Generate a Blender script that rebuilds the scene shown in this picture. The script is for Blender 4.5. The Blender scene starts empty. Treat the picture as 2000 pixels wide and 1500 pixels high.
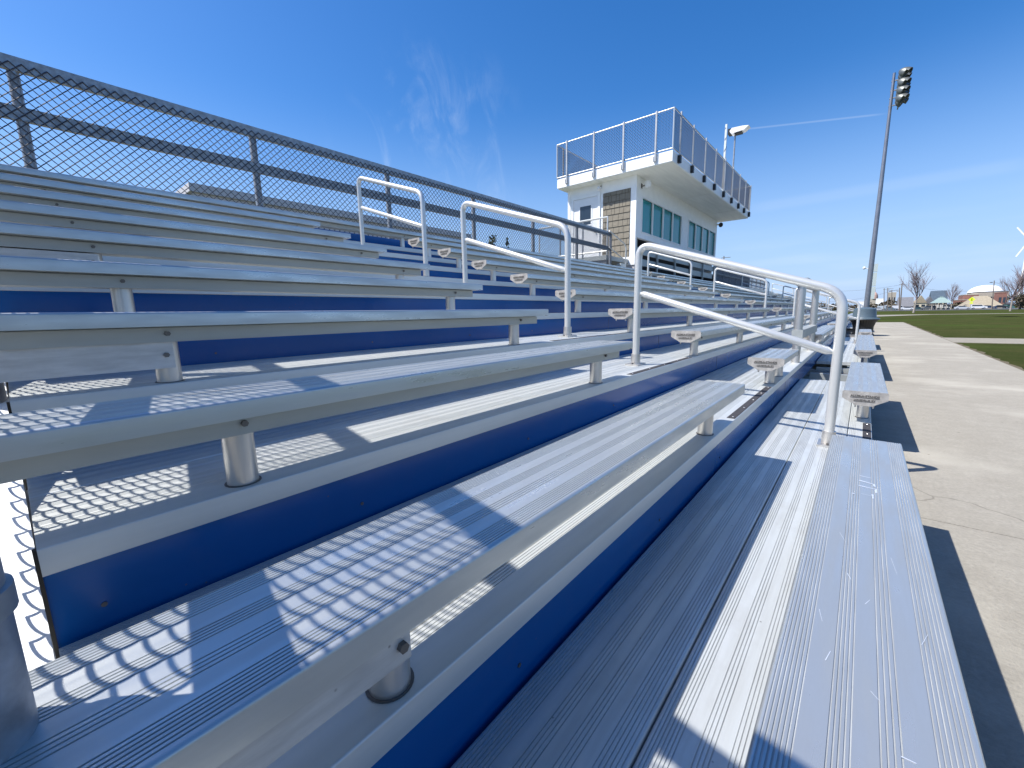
import bpy, math, random
from math import radians, sin, cos, pi, sqrt, atan2
from mathutils import Vector, Matrix
random.seed(7)
sc = bpy.context.scene
COL = sc.collection

# ------------------------------------------------------------------ camera
F = Vector((-0.63300229, 0.7562046, -0.16571875))
RT = Vector((0.76869648, 0.63933712, -0.01880875))
UP = Vector((-0.09172689, 0.1392934, 0.98599367))
FPX = 816.417
CAMZ = 1.0
cam = bpy.data.cameras.new('camera'); cam_o = bpy.data.objects.new('camera', cam); COL.objects.link(cam_o)
m = Matrix.Identity(4)
for i in range(3):
    m[i][0] = RT[i]; m[i][1] = UP[i]; m[i][2] = -F[i]
m[2][3] = CAMZ
cam_o.matrix_world = m
cam.sensor_width = 36; cam.lens = 36 * FPX / 2000; cam.clip_end = 5000; cam.clip_start = 0.02
sc.camera = cam_o

# ------------------------------------------------------------------ light
SUN = Vector((-0.5, -0.5, 1.0)).normalized()
EL = math.asin(SUN.z); AZ = atan2(SUN.x, SUN.y)
sun = bpy.data.lights.new('sun', 'SUN'); sun.energy = 5.0; sun.angle = radians(0.53); sun.color = (1.0, 0.97, 0.93)
sun_o = bpy.data.objects.new('sun', sun); COL.objects.link(sun_o)
sun_o.rotation_euler = (-SUN).to_track_quat('-Z', 'Y').to_euler(); sun_o.location = SUN * 50
w = bpy.data.worlds.new('World'); sc.world = w; w.use_nodes = True
nt = w.node_tree; N = nt.nodes; L = nt.links; N.clear()
out = N.new('ShaderNodeOutputWorld'); bg = N.new('ShaderNodeBackground'); bg.inputs[1].default_value = 0.108
sky = N.new('ShaderNodeTexSky'); sky.sky_type = 'NISHITA'; sky.sun_disc = False
sky.sun_elevation = EL; sky.sun_rotation = AZ; sky.air_density = 1.0; sky.dust_density = 0.7; sky.ozone_density = 3.0; sky.altitude = 0
hsv = N.new('ShaderNodeHueSaturation'); hsv.inputs['Saturation'].default_value = 1.37; hsv.inputs['Hue'].default_value = 0.507; hsv.inputs['Value'].default_value = 1.10
L.new(sky.outputs[0], hsv.inputs['Color'])


def wn(t, **k):
    n = N.new(t)
    for a, b in k.items(): setattr(n, a, b)
    return n


def wmath(op, a, b=None, c=None, clamp=False):
    n = N.new('ShaderNodeMath'); n.operation = op; n.use_clamp = clamp
    for i, v in enumerate((a, b, c)):
        if v is None: continue
        if isinstance(v, (int, float)): n.inputs[i].default_value = v
        else: L.new(v, n.inputs[i])
    return n.outputs[0]


def wdot(v):
    n = N.new('ShaderNodeVectorMath'); n.operation = 'DOT_PRODUCT'
    L.new(tc.outputs['Generated'], n.inputs[0]); n.inputs[1].default_value = v
    return n.outputs['Value']


def ray(px, py):
    return (F + RT * (px - 1000) / FPX - UP * (py - 750) / FPX).normalized()


def smooth(v, lo, hi):
    n = N.new('ShaderNodeMapRange'); n.interpolation_type = 'SMOOTHSTEP'
    L.new(v, n.inputs[0]); n.inputs[1].default_value = lo; n.inputs[2].default_value = hi
    return n.outputs[0]


tc = N.new('ShaderNodeTexCoord')
# thin cirrus, laid out by direction in the sky
mp = N.new('ShaderNodeMapping'); L.new(tc.outputs['Generated'], mp.inputs[0])
mp.inputs['Rotation'].default_value = (0.15, -0.25, 0.9); mp.inputs['Scale'].default_value = (20, 13, 6)
nz = wn('ShaderNodeTexNoise'); nz.inputs['Scale'].default_value = 1.0; nz.inputs['Detail'].default_value = 6; nz.inputs['Distortion'].default_value = 0.7; nz.inputs['Roughness'].default_value = 0.62
L.new(mp.outputs[0], nz.inputs['Vector'])
wisp = smooth(nz.outputs[0], 0.46, 0.86)
maskA = smooth(wdot(ray(850, 320)), 0.972, 0.999)
nz2 = wn('ShaderNodeTexNoise'); nz2.inputs['Scale'].default_value = 1.0; nz2.inputs['Detail'].default_value = 5
mp2 = N.new('ShaderNodeMapping'); L.new(tc.outputs['Generated'], mp2.inputs[0]); mp2.inputs['Scale'].default_value = (4, 4, 30)
L.new(mp2.outputs[0], nz2.inputs['Vector'])
low = smooth(nz2.outputs[0], 0.42, 0.75)
sep = N.new('ShaderNodeSeparateXYZ'); L.new(tc.outputs['Generated'], sep.inputs[0])
hz1 = smooth(sep.outputs['Z'], 0.20, 0.03)
cl = wmath('ADD', wmath('MULTIPLY', wmath('MULTIPLY', wisp, maskA), 0.24), wmath('MULTIPLY', wmath('MULTIPLY', low, hz1), 0.35), clamp=True)


def trail(p, q, wdt, dens):
    a = ray(*p); b = ray(*q); n = a.cross(b).normalized(); mid = (a + b).normalized()
    d = wmath('ABSOLUTE', wdot(n)); ln = smooth(d, wdt, wdt * 0.2)
    half = a.dot(mid)
    return wmath('MULTIPLY', wmath('MULTIPLY', ln, smooth(wdot(mid), half, half + (1 - half) * 0.5)), dens)


for t_ in (trail((1440, 254), (1740, 221), 0.0022, 0.16), trail((1440, 412), (2060, 310), 0.014, 0.10)):
    cl = wmath('ADD', cl, t_, clamp=True)
cm = N.new('ShaderNodeMixRGB'); L.new(cl, cm.inputs[0])
hm = N.new('ShaderNodeMixRGB'); L.new(wmath('MULTIPLY', smooth(sep.outputs['Z'], 0.42, 0.0), 0.85), hm.inputs[0]); L.new(hsv.outputs[0], hm.inputs[1]); hm.inputs[2].default_value = (2.75, 3.95, 6.2, 1); L.new(hm.outputs[0], cm.inputs[1])
cm.inputs[2].default_value = (4.6, 5.4, 6.6, 1)
L.new(cm.outputs[0], bg.inputs[0]); L.new(bg.outputs[0], out.inputs[0])
sc.view_settings.view_transform = 'Standard'; sc.view_settings.look = 'None'; sc.view_settings.exposure = 0.62; sc.view_settings.gamma = 1.0


# ------------------------------------------------------------------ helpers
def at(px, py, X=None, Y=None, Z=None):
    """world point seen in direction (px,py) on the plane X, Y or Z = const (Z is height above ground)"""
    d = F + RT * (px - 1000) / FPX - UP * (py - 750) / FPX
    t = X / d.x if X is not None else Y / d.y if Y is not None else (Z - CAMZ) / d.z
    return Vector((d.x * t, d.y * t, d.z * t + CAMZ))


class MB:
    def __init__(s): s.v = []; s.f = []; s.m = []; s.cur = 0

    def add(s, vs, fs):
        b = len(s.v); s.v += [tuple(v) for v in vs]; s.f += [tuple(i + b for i in f) for f in fs]; s.m += [s.cur] * len(fs); return s

    def box(s, x0, x1, y0, y1, z0, z1):
        vs = [(x, y, z) for z in (z0, z1) for y in (y0, y1) for x in (x0, x1)]
        return s.add(vs, [(0, 2, 3, 1), (4, 5, 7, 6), (0, 1, 5, 4), (2, 6, 7, 3), (0, 4, 6, 2), (1, 3, 7, 5)])

    def obox(s, p0, p1, wd, ht, up=(0, 0, 1)):
        """box beam from p0 to p1 (centre line), width wd sideways, height ht along up"""
        p0 = Vector(p0); p1 = Vector(p1); d = (p1 - p0).normalized(); u = Vector(up); sd = d.cross(u).normalized(); u = sd.cross(d).normalized()
        vs = []
        for p in (p0, p1):
            for a, b in ((-1, -1), (1, -1), (1, 1), (-1, 1)): vs.append(p + sd * a * wd / 2 + u * b * ht / 2)
        return s.add(vs, [(3, 2, 1, 0), (4, 5, 6, 7), (0, 1, 5, 4), (1, 2, 6, 5), (2, 3, 7, 6), (3, 0, 4, 7)])

    def prof_y(s, prof, y0, y1, gz=None):
        """closed (x,z) profile (counter-clockwise seen from -Y) swept along Y; gz = height of groove floors, given material 1"""
        n = len(prof); vs = [(x, y0, z) for x, z in prof] + [(x, y1, z) for x, z in prof]
        fs = [(i, (i + 1) % n, n + (i + 1) % n, n + i) for i in range(n)]
        fs += [tuple(range(n - 1, -1, -1)), tuple(range(n, 2 * n))]
        s.add(vs, fs)
        if gz is not None:
            k0 = len(s.m) - len(fs)
            for i in range(n):
                if abs(prof[i][1] - gz) < 2e-4 and abs(prof[(i + 1) % n][1] - gz) < 2e-4: s.m[k0 + i] = 1
        return s

    def tube(s, pts, r, n=8, caps=True, closed=False):
        pts = [Vector(p) for p in pts]; k = len(pts); rs = r if isinstance(r, (list, tuple)) else [r] * k
        d0 = (pts[1] - pts[0]).normalized(); a = Vector((0, 0, 1)) if abs(d0.z) < 0.9 else Vector((1, 0, 0))
        u = d0.cross(a).normalized(); vs = []
        for i, p in enumerate(pts):
            if closed: d = (pts[(i + 1) % k] - pts[i - 1]).normalized()
            else: d = (pts[min(i + 1, k - 1)] - pts[max(i - 1, 0)]).normalized()
            u = (u - d * u.dot(d)).normalized(); v = d.cross(u)
            for j in range(n):
                t = 2 * pi * j / n; vs.append(p + (u * cos(t) + v * sin(t)) * rs[i])
        fs = []
        for i in range(k if closed else k - 1):
            i2 = (i + 1) % k
            for j in range(n): fs.append((i * n + j, i * n + (j + 1) % n, i2 * n + (j + 1) % n, i2 * n + j))
        if caps and not closed: fs += [tuple(range(n - 1, -1, -1)), tuple(range((k - 1) * n, k * n))]
        return s.add(vs, fs)

    def lathe(s, prof, c=(0, 0, 0), n=24):
        vs = []; k = len(prof)
        for r, z in prof:
            for j in range(n): vs.append((c[0] + r * cos(2 * pi * j / n), c[1] + r * sin(2 * pi * j / n), c[2] + z))
        fs = [(i * n + j, i * n + (j + 1) % n, (i + 1) * n + (j + 1) % n, (i + 1) * n + j) for i in range(k - 1) for j in range(n)]
        fs += [tuple(range(n - 1, -1, -1)), tuple(range((k - 1) * n, k * n))]
        return s.add(vs, fs)

    def ball(s, c, r, n=10, sq=(1, 1, 1)):
        k = n // 2 + 1; vs = []; fs = []
        for i in range(k):
            t = pi * i / (k - 1)
            for j in range(n): vs.append((c[0] + sq[0] * r * sin(t) * cos(2 * pi * j / n), c[1] + sq[1] * r * sin(t) * sin(2 * pi * j / n), c[2] - sq[2] * r * cos(t)))
        for i in range(k - 1):
            for j in range(n): fs.append((i * n + j, i * n + (j + 1) % n, (i + 1) * n + (j + 1) % n, (i + 1) * n + j))
        return s.add(vs, fs)

    def mesh(s, name, mats, off=(0, 0, 0), ang=35):
        me = bpy.data.meshes.new(name); ox, oy, oz = off
        me.from_pydata([(x - ox, y - oy, z - oz) for x, y, z in s.v], [], s.f)
        if not isinstance(mats, (list, tuple)): mats = [mats]
        for mt in mats: me.materials.append(mt)
        if len(mats) > 1: me.polygons.foreach_set('material_index', s.m)
        me.polygons.foreach_set('use_smooth', [True] * len(me.polygons)); me.set_sharp_from_angle(angle=radians(ang))
        me.validate(); me.update()
        return me

    def build(s, name, mats, parent=None, world=False, loc=None, ang=35):
        """link as ONE mesh object; world=True means vertices are world coordinates"""
        off = (0, 0, 0)
        if world and parent is not None: off = parent.location
        if parent is None and loc is not None: off = loc
        o = bpy.data.objects.new(name, s.mesh(name, mats, off, ang)); COL.objects.link(o)
        if parent is not None: o.parent = parent
        if parent is None and loc is not None: o.location = loc
        return o


def tag(o, label=None, cat=None, group=None, kind=None):
    if label: o['label'] = label
    if cat: o['category'] = cat
    if group: o['group'] = group
    if kind: o['kind'] = kind
    return o


def thing(name, loc, label, cat, group=None, rz=0):
    o = bpy.data.objects.new(name, None); COL.objects.link(o); o.location = loc; o.rotation_euler = (0, 0, rz); o.empty_display_size = 0.1
    return tag(o, label, cat, group)


def kids(o): return [c for c in bpy.data.objects if c.parent == o]


def dup(o, loc, label, rz=None):
    c = o.copy(); COL.objects.link(c); c.location = loc; c['label'] = label
    if rz is not None: c.rotation_euler = (0, 0, rz)
    for ch in kids(o):
        if ch == c: continue
        d = ch.copy(); COL.objects.link(d); d.parent = c
        for g in kids(ch):
            if g == d: continue
            e = g.copy(); COL.objects.link(e); e.parent = d
    return c


# ------------------------------------------------------------------ materials
def mat(name, col, rough=0.6, metal=0.0, var=0.0, scale=6.0, stretch=(1, 1, 1), col2=None, bump=0.0, bscale=None, spec=0.5, rvar=0.0, detail=5, lo=0.35, hi=0.65):
    mt = bpy.data.materials.new(name); mt.use_nodes = True; t = mt.node_tree; n = t.nodes; l = t.links
    b = n['Principled BSDF']; b.inputs['Base Color'].default_value = (*col, 1); b.inputs['Roughness'].default_value = rough
    b.inputs['Metallic'].default_value = metal; b.inputs['Specular IOR Level'].default_value = spec
    tcn = n.new('ShaderNodeTexCoord'); mpn = n.new('ShaderNodeMapping'); mpn.inputs['Scale'].default_value = stretch; l.new(tcn.outputs['Object'], mpn.inputs[0])
    nz = n.new('ShaderNodeTexNoise'); nz.inputs['Scale'].default_value = scale; nz.inputs['Detail'].default_value = detail; l.new(mpn.outputs[0], nz.inputs[0])
    mr = n.new('ShaderNodeMapRange'); mr.inputs[1].default_value = lo; mr.inputs[2].default_value = hi; l.new(nz.outputs[0], mr.inputs[0])
    if col2 is None: col2 = tuple(max(0, c * (1 - var)) for c in col)
    mx = n.new('ShaderNodeMixRGB'); mx.inputs[1].default_value = (*col, 1); mx.inputs[2].default_value = (*col2, 1); l.new(mr.outputs[0], mx.inputs[0]); l.new(mx.outputs[0], b.inputs['Base Color'])
    if rvar:
        r2 = n.new('ShaderNodeMapRange'); r2.inputs[1].default_value = lo; r2.inputs[2].default_value = hi; r2.inputs[3].default_value = rough - rvar; r2.inputs[4].default_value = rough + rvar
        l.new(nz.outputs[0], r2.inputs[0]); l.new(r2.outputs[0], b.inputs['Roughness'])
    if bump:
        bp = n.new('ShaderNodeBump'); bp.inputs['Strength'].default_value = 1; bp.inputs['Distance'].default_value = bump
        nb = n.new('ShaderNodeTexNoise'); nb.inputs['Scale'].default_value = bscale or scale; nb.inputs['Detail'].default_value = 6; l.new(mpn.outputs[0], nb.inputs[0])
        l.new(nb.outputs[0], bp.inputs['Height']); l.new(bp.outputs[0], b.inputs['Normal'])
    return mt


def worn(mt, amt=0.5, col=(0.30, 0.27, 0.22), scale=3.0, specks=True):
    """adds blotchy grime and little specks over a material's base colour"""
    t = mt.node_tree; n = t.nodes; l = t.links; b = n['Principled BSDF']; src = b.inputs['Base Color'].links[0].from_socket
    tcn = n.new('ShaderNodeTexCoord'); nz = n.new('ShaderNodeTexNoise'); nz.inputs['Scale'].default_value = scale; nz.inputs['Detail'].default_value = 8; nz.inputs['Roughness'].default_value = 0.7
    l.new(tcn.outputs['Object'], nz.inputs[0]); mr = n.new('ShaderNodeMapRange'); mr.inputs[1].default_value = 0.52; mr.inputs[2].default_value = 0.8; mr.inputs[4].default_value = amt; l.new(nz.outputs[0], mr.inputs[0])
    mx = n.new('ShaderNodeMixRGB'); l.new(mr.outputs[0], mx.inputs[0]); l.new(src, mx.inputs[1]); mx.inputs[2].default_value = (*col, 1); o = mx.outputs[0]
    if specks:
        vo = n.new('ShaderNodeTexVoronoi'); vo.inputs['Scale'].default_value = 14; l.new(tcn.outputs['Object'], vo.inputs['Vector'])
        m2 = n.new('ShaderNodeMapRange'); m2.inputs[1].default_value = 0.045; m2.inputs[2].default_value = 0.02; m2.inputs[4].default_value = 0.7; l.new(vo.outputs['Distance'], m2.inputs[0])
        m3 = n.new('ShaderNodeMixRGB'); l.new(m2.outputs[0], m3.inputs[0]); l.new(o, m3.inputs[1]); m3.inputs[2].default_value = (0.12, 0.11, 0.1, 1); o = m3.outputs[0]
    l.new(o, b.inputs['Base Color'])
    return mt


AL_SEAT = worn(mat('seat_aluminium', (0.58, 0.60, 0.59), 0.35, 0.68, 0.14, 5, (6, 0.8, 6), rvar=0.09, bump=0.0004, bscale=2.5), 0.34, (0.5, 0.49, 0.46), 2.5, False)
AL_TREAD = worn(mat('tread_aluminium', (0.66, 0.675, 0.65), 0.44, 0.45, 0.16, 5, (8, 0.7, 6), rvar=0.05), 0.45, (0.42, 0.40, 0.36), 3.5)
AL_NOSE = mat('nosing_aluminium', (0.65, 0.665, 0.64), 0.46, 0.45, 0.08, 5, (6, 0.6, 6))
AL_UNDER = mat('channel_aluminium', (0.40, 0.415, 0.395), 0.5, 0.4, 0.10, 5, (5, 0.8, 5))  # darkened to paint in the shade below the seat planks
AL_POST = mat('post_aluminium', (0.64, 0.62, 0.59), 0.36, 0.85, 0.12, 9, (1, 1, 0.6), rvar=0.05)
GROOVE = mat('groove_aluminium', (0.56, 0.57, 0.56), 0.5, 0.5, 0.3, 6, (10, 1, 10))  # groove floors a little darker than the plank tops
CAST = mat('cast_end_cap', (0.52, 0.49, 0.45), 0.55, 0.55, 0.3, 30, bump=0.0006, bscale=90)
RAILM = mat('handrail_aluminium', (0.64, 0.64, 0.615), 0.36, 0.45, 0.06, 8, rvar=0.04)
BLUE = worn(mat('blue_paint', (0.0, 0.095, 0.33), 0.22, 0.0, 0.25, 2, (1, 0.3, 1), spec=0.4, rvar=0.06), 0.10, (0.12, 0.14, 0.18), 7.0, True)
BLACK = mat('black_grip', (0.045, 0.042, 0.045), 0.8, 0, 0.4, 60, bump=0.0008, bscale=300)
GALV = mat('galvanised_steel', (0.40, 0.41, 0.42), 0.45, 0.6, 0.3, 20, rvar=0.08)
WIRE = mat('galvanised_wire', (0.13, 0.135, 0.15), 0.42, 0.5, 0.1)
WIRED = mat('dark_wire', (0.04, 0.043, 0.06), 0.5, 0.0, 0.1)  # dark base colour holds the backlit shade of the back fence wires
BOLT = mat('bolt_steel', (0.16, 0.15, 0.14), 0.5, 0.7)
RUBBER = mat('dark_edge_strip', (0.05, 0.04, 0.025), 0.7, 0, 0.5, 30)
FRAME = mat('frame_aluminium', (0.30, 0.30, 0.30), 0.6, 0.5, 0.3, 6)
WHITE = mat('white_siding', (0.88, 0.88, 0.86), 0.55, 0, 0.05, 4)
SOFFIT = mat('soffit_board', (0.86, 0.86, 0.79), 0.6, 0, 0.1, 3, (3, 0.3, 1))
GLASS = mat('tinted_glass', (0.0, 0.22, 0.235), 0.05, 0, 0.02, spec=0.28)
GLASSD = mat('dark_glass', (0.02, 0.03, 0.045), 0.06, 0, 0.0, spec=0.8)
SHING = mat('taupe_shingle', (0.235, 0.205, 0.155), 0.8, 0, 0.2, 3, (2, 1, 9), bump=0.002, bscale=30)
SHGAP = mat('shingle_backing', (0.05, 0.045, 0.035), 0.9)
WHITEP = mat('white_plastic', (0.78, 0.78, 0.77), 0.4)
DARKP = mat('black_plastic', (0.012, 0.013, 0.014), 0.45, 0, 0.3, 10)
GREYP = mat('slate_plastic_lid', (0.085, 0.12, 0.145), 0.38, 0, 0.15, 8)
DARKIN = mat('near_black', (0.05, 0.05, 0.055), 0.8, 0, 0.3, 4)  # near-black colour paints the shade of the open recess below the press box
POLE = mat('weathered_pole_steel', (0.26, 0.27, 0.30), 0.4, 0.6, 0.15, 2)
WOOD = mat('utility_pole_wood', (0.20, 0.17, 0.14), 0.9, 0, 0.3, 6, (4, 4, 0.6))
BARK = mat('bare_bark', (0.16, 0.125, 0.115), 0.9, 0, 0.3, 5)
TWIG = mat('twig_bark', (0.23, 0.17, 0.17), 0.9, 0, 0.3, 5)
LEAF = mat('conifer_green', (0.035, 0.055, 0.02), 0.8, 0, 0.5, 8, col2=(0.07, 0.075, 0.03))
SHRUBM = mat('shrub_leaf', (0.05, 0.05, 0.025), 0.85, 0, 0.5, 3, col2=(0.09, 0.06, 0.04))
BRICK = mat('red_brick', (0.27, 0.13, 0.10), 0.85, 0, 0.2, 2)
TANB = mat('tan_masonry', (0.42, 0.37, 0.30), 0.85, 0, 0.15, 2)
GREYR = mat('grey_roof', (0.16, 0.16, 0.17), 0.8, 0, 0.2, 2)
TANR = mat('tan_shingle_roof', (0.33, 0.28, 0.20), 0.9, 0, 0.2, 1.5)
BLUER = mat('slate_blue_roof', (0.06, 0.09, 0.12), 0.7, 0, 0.2, 1)
GREENR = mat('pale_green_roof', (0.27, 0.36, 0.33), 0.55, 0.2, 0.1, 1)
DOMEW = mat('white_membrane', (0.85, 0.85, 0.84), 0.6)
CREAM = mat('cream_wall', (0.62, 0.56, 0.42), 0.8, 0, 0.1, 2)
GYM = mat('grey_metal_siding', (0.58, 0.55, 0.54), 0.6, 0.1, 0.06, 2)
YEL = mat('fluorescent_yellow_green', (0.75, 0.85, 0.02), 0.5)
TYRE = mat('tyre', (0.02, 0.02, 0.02), 0.8)
RIM = mat('wheel_rim', (0.5, 0.5, 0.5), 0.3, 0.8)
FABRIC = mat('grey_windscreen_fabric', (0.33, 0.33, 0.36), 0.85, 0, 0.15, 2)
SCUFF = mat('fresh_scratch', (0.95, 0.96, 0.97), 0.35, 0.6)
LENS = mat('floodlight_glass', (0.10, 0.11, 0.10), 0.15, 0.3)


def ground_mat(name, ca, cb, s1, s2, rough=0.95, bump=0.004, crack=False, cc=None):
    mt = bpy.data.materials.new(name); mt.use_nodes = True; t = mt.node_tree; n = t.nodes; l = t.links; b = n['Principled BSDF']; b.inputs['Roughness'].default_value = rough
    b.inputs['Specular IOR Level'].default_value = 0.25
    tcn = n.new('ShaderNodeTexCoord')
    def noise(s, d=8, r=0.6):
        q = n.new('ShaderNodeTexNoise'); q.inputs['Scale'].default_value = s; q.inputs['Detail'].default_value = d; q.inputs['Roughness'].default_value = r; l.new(tcn.outputs['Object'], q.inputs[0]); return q.outputs[0]
    def mapr(v, a, bb, c=0, d=1):
        q = n.new('ShaderNodeMapRange'); q.inputs[1].default_value = a; q.inputs[2].default_value = bb; q.inputs[3].default_value = c; q.inputs[4].default_value = d; l.new(v, q.inputs[0]); return q.outputs[0]
    def mix(f, a, c):
        q = n.new('ShaderNodeMixRGB'); l.new(f, q.inputs[0])
        for i, v in ((1, a), (2, c)):
            if isinstance(v, tuple): q.inputs[i].default_value = (*v, 1)
            else: l.new(v, q.inputs[i])
        return q.outputs[0]
    fine = noise(s2, 10, 0.75)
    c = mix(mapr(noise(s1), 0.35, 0.68), ca, cb)
    c = mix(mapr(fine, 0.3, 0.7, 0.6, 0.0), c, tuple(x * 0.45 for x in ca)); c = mix(mapr(noise(s2 * 0.22, 6), 0.42, 0.62, 0.0, 0.35), c, tuple(x * 0.72 for x in cb))
    if cc: c = mix(mapr(noise(s1 * 0.23, 4), 0.5, 0.72), c, cc)
    if crack:
        ad = n.new('ShaderNodeMixRGB'); ad.blend_type = 'ADD'; ad.inputs[0].default_value = 0.35; l.new(tcn.outputs['Object'], ad.inputs[1])
        nv = n.new('ShaderNodeTexNoise'); nv.inputs['Scale'].default_value = 1.8; nv.inputs['Detail'].default_value = 6; l.new(tcn.outputs['Object'], nv.inputs[0]); l.new(nv.outputs['Color'], ad.inputs[2])
        vo = n.new('ShaderNodeTexVoronoi'); vo.feature = 'DISTANCE_TO_EDGE'; vo.inputs['Scale'].default_value = 0.23; l.new(ad.outputs[0], vo.inputs['Vector'])
        c = mix(mapr(vo.outputs['Distance'], 0.0016, 0.0006, 0, 0.45), c, (0.10, 0.085, 0.065))
        v2 = n.new('ShaderNodeTexVoronoi'); v2.inputs['Scale'].default_value = 5; l.new(tcn.outputs['Object'], v2.inputs['Vector'])
        c = mix(mapr(v2.outputs['Distance'], 0.05, 0.03, 0, 0.75), c, (0.12, 0.10, 0.08))
    l.new(c, b.inputs['Base Color'])
    bp = n.new('ShaderNodeBump'); bp.inputs['Distance'].default_value = bump; l.new(fine, bp.inputs['Height']); l.new(bp.outputs[0], b.inputs['Normal'])
    return mt


CONC = ground_mat('broom_concrete', (0.375, 0.345, 0.285), (0.335, 0.306, 0.25), 3.2, 60, 0.9, 0.006, crack=True, cc=(0.41, 0.38, 0.315))
GRASS = ground_mat('mown_grass', (0.042, 0.062, 0.018), (0.085, 0.083, 0.034), 0.8, 14, 0.95, 0.05, cc=(0.052, 0.080, 0.020)); GRASS.node_tree.nodes['Principled BSDF'].inputs['Specular IOR Level'].default_value = 0.0
ASPH = ground_mat('asphalt', (0.09, 0.09, 0.095), (0.11, 0.11, 0.115), 0.5, 20)
DIRT = ground_mat('gravel_under_stand', (0.62, 0.61, 0.58), (0.52, 0.51, 0.48), 2, 60)
PATHM = ground_mat('path_concrete', (0.34, 0.31, 0.25), (0.28, 0.255, 0.205), 0.5, 20)

BRACEM = worn(mat('mill_brace_plate', (0.60, 0.60, 0.59), 0.5, 0.45, 0.2, 60, (1, 0.2, 1), bump=0.0004, bscale=200), 0.3, (0.4, 0.38, 0.35), 9)
PIPEM = worn(mat('spangled_galvanised_pipe', (0.42, 0.43, 0.45), 0.45, 0.55, 0.4, 26, rvar=0.12, bump=0.0005, bscale=60), 0.4, (0.2, 0.2, 0.2), 9)
# ------------------------------------------------------------------ stand dimensions
X0 = 0.1733; D = 0.6096; R = 0.2018; W = 0.239; T0 = 0.192; SH = 0.229
xo = lambda n: X0 - n * D
tz = lambda n: T0 + n * R
YE, YB = -0.02, 36.64
AISLES = [(2.379, 3.733), (11.53, 12.85), (23.77, 25.09), (32.89, 34.24)]

# ------------------------------------------------------------------ ground and paving
def gz(y): 
    t = min(1, max(0, (y - 90) / 180)); return -0.7 * t * t * (3 - 2 * t)


ys = [-80, -20, 0, 20, 40, 60, 80, 90, 110, 130, 150, 170, 190, 210, 230, 250, 270, 320, 600, 1500, 3000]
xs = [-1500, -400, -120, -40, 0, 40, 120, 400, 1500]
g = MB(); g.add([(x, y, gz(y) - 0.012) for y in ys for x in xs], [(j * len(xs) + i, j * len(xs) + i + 1, (j + 1) * len(xs) + i + 1, (j + 1) * len(xs) + i) for j in range(len(ys) - 1) for i in range(len(xs) - 1)])
tag(g.build('grass_field', GRASS), kind='structure')


def slab(name, mt, x0, x1, y0, y1, z, th=0.1, kind='structure'):
    b = MB(); b.box(x0, x1, y0, y1, z - th, z); o = b.build(name, mt); tag(o, kind=kind); return o


# walkway slabs with narrow joints
jn = [-30, -10.5, -5.6, -0.9, 2.68, 7.3, 12.0, 16.6, 21.2, 25.8, 30.4, 36.6]
b = MB()
for a, c in zip(jn[:-1], jn[1:]): b.box(-1.2, 1.93, a + 0.003, c - 0.003, -0.1, 0.0)
tag(b.build('concrete_walkway', CONC), kind='structure')
b = MB(); b.box(-1.1, 1.92, -30, 36.5, -0.1, -0.008); tag(b.build('walkway_joint_bed', mat('joint_dirt', (0.18, 0.16, 0.13), 0.95)), kind='structure')
slab('gravel_bed', DIRT, -9, -1.2, -4, 38, -0.004)
SOIL = ground_mat('bare_soil', (0.17, 0.135, 0.09), (0.10, 0.09, 0.045), 3, 40)
rg_ = random.Random(11); b = MB(); vs = []; nn_ = 160
for i in range(nn_ + 1):
    y = -10 + 46.6 * i / nn_; vs += [(1.90, y, -0.0075), (1.97 + rg_.random() * 0.10, y, -0.0075)]
b.add(vs, [(2 * i, 2 * i + 1, 2 * i + 3, 2 * i + 2) for i in range(nn_)]); tag(b.build('soil_edge', SOIL), kind='structure')
slab('side_path', PATHM, 1.95, 60, 16.6, 18.95, 0.0)
b = MB(); b.add([(0.5, 57, 0.002), (6, 68, 0.002), (60, 79.5, 0.002), (60, 82.3, 0.002), (5, 70.5, 0.002), (-30, 60, 0.002), (-30, 57, 0.002)], [(0, 1, 4), (0, 4, 5, 6), (1, 2, 3, 4)])
tag(b.build('far_path', PATHM), kind='structure')
b = MB(); yy = [150, 170, 190, 210, 230, 250, 270, 290]
b.add([(x, y, gz(y) + 0.004) for y in yy for x in (-60, 160)], [(2 * i, 2 * i + 1, 2 * i + 3, 2 * i + 2) for i in range(len(yy) - 1)])
tag(b.build('parking_road', ASPH), kind='structure')


# ------------------------------------------------------------------ grandstand body
def grooved(x0, x1, ztop, th, groups, r=0.006, dep=0.0022, gw=0.0026):
    """plank profile (x,z) with grooves cut in its top; groups = [(start, end, count)] as fractions of the width"""
    wd = x1 - x0; top = []
    for a, c, n in groups:
        for k in range(n):
            xc = x0 + wd * (a + (c - a) * k / max(1, n - 1)); top += [(xc - gw / 2, ztop), (xc - gw / 2 + 0.0004, ztop - dep), (xc + gw / 2 - 0.0004, ztop - dep), (xc + gw / 2, ztop)]
    pr = [(x0, ztop - th), (x1, ztop - th)]
    for k in range(6): t = pi / 2 * k / 5; pr.append((x1 - r + r * cos(t), ztop - r + r * sin(t)))
    pr += top[::-1]
    for k in range(6): t = pi / 2 * (1 - k / 5); pr.append((x0 + r - r * cos(t), ztop - r + r * sin(t)))
    return pr


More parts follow.
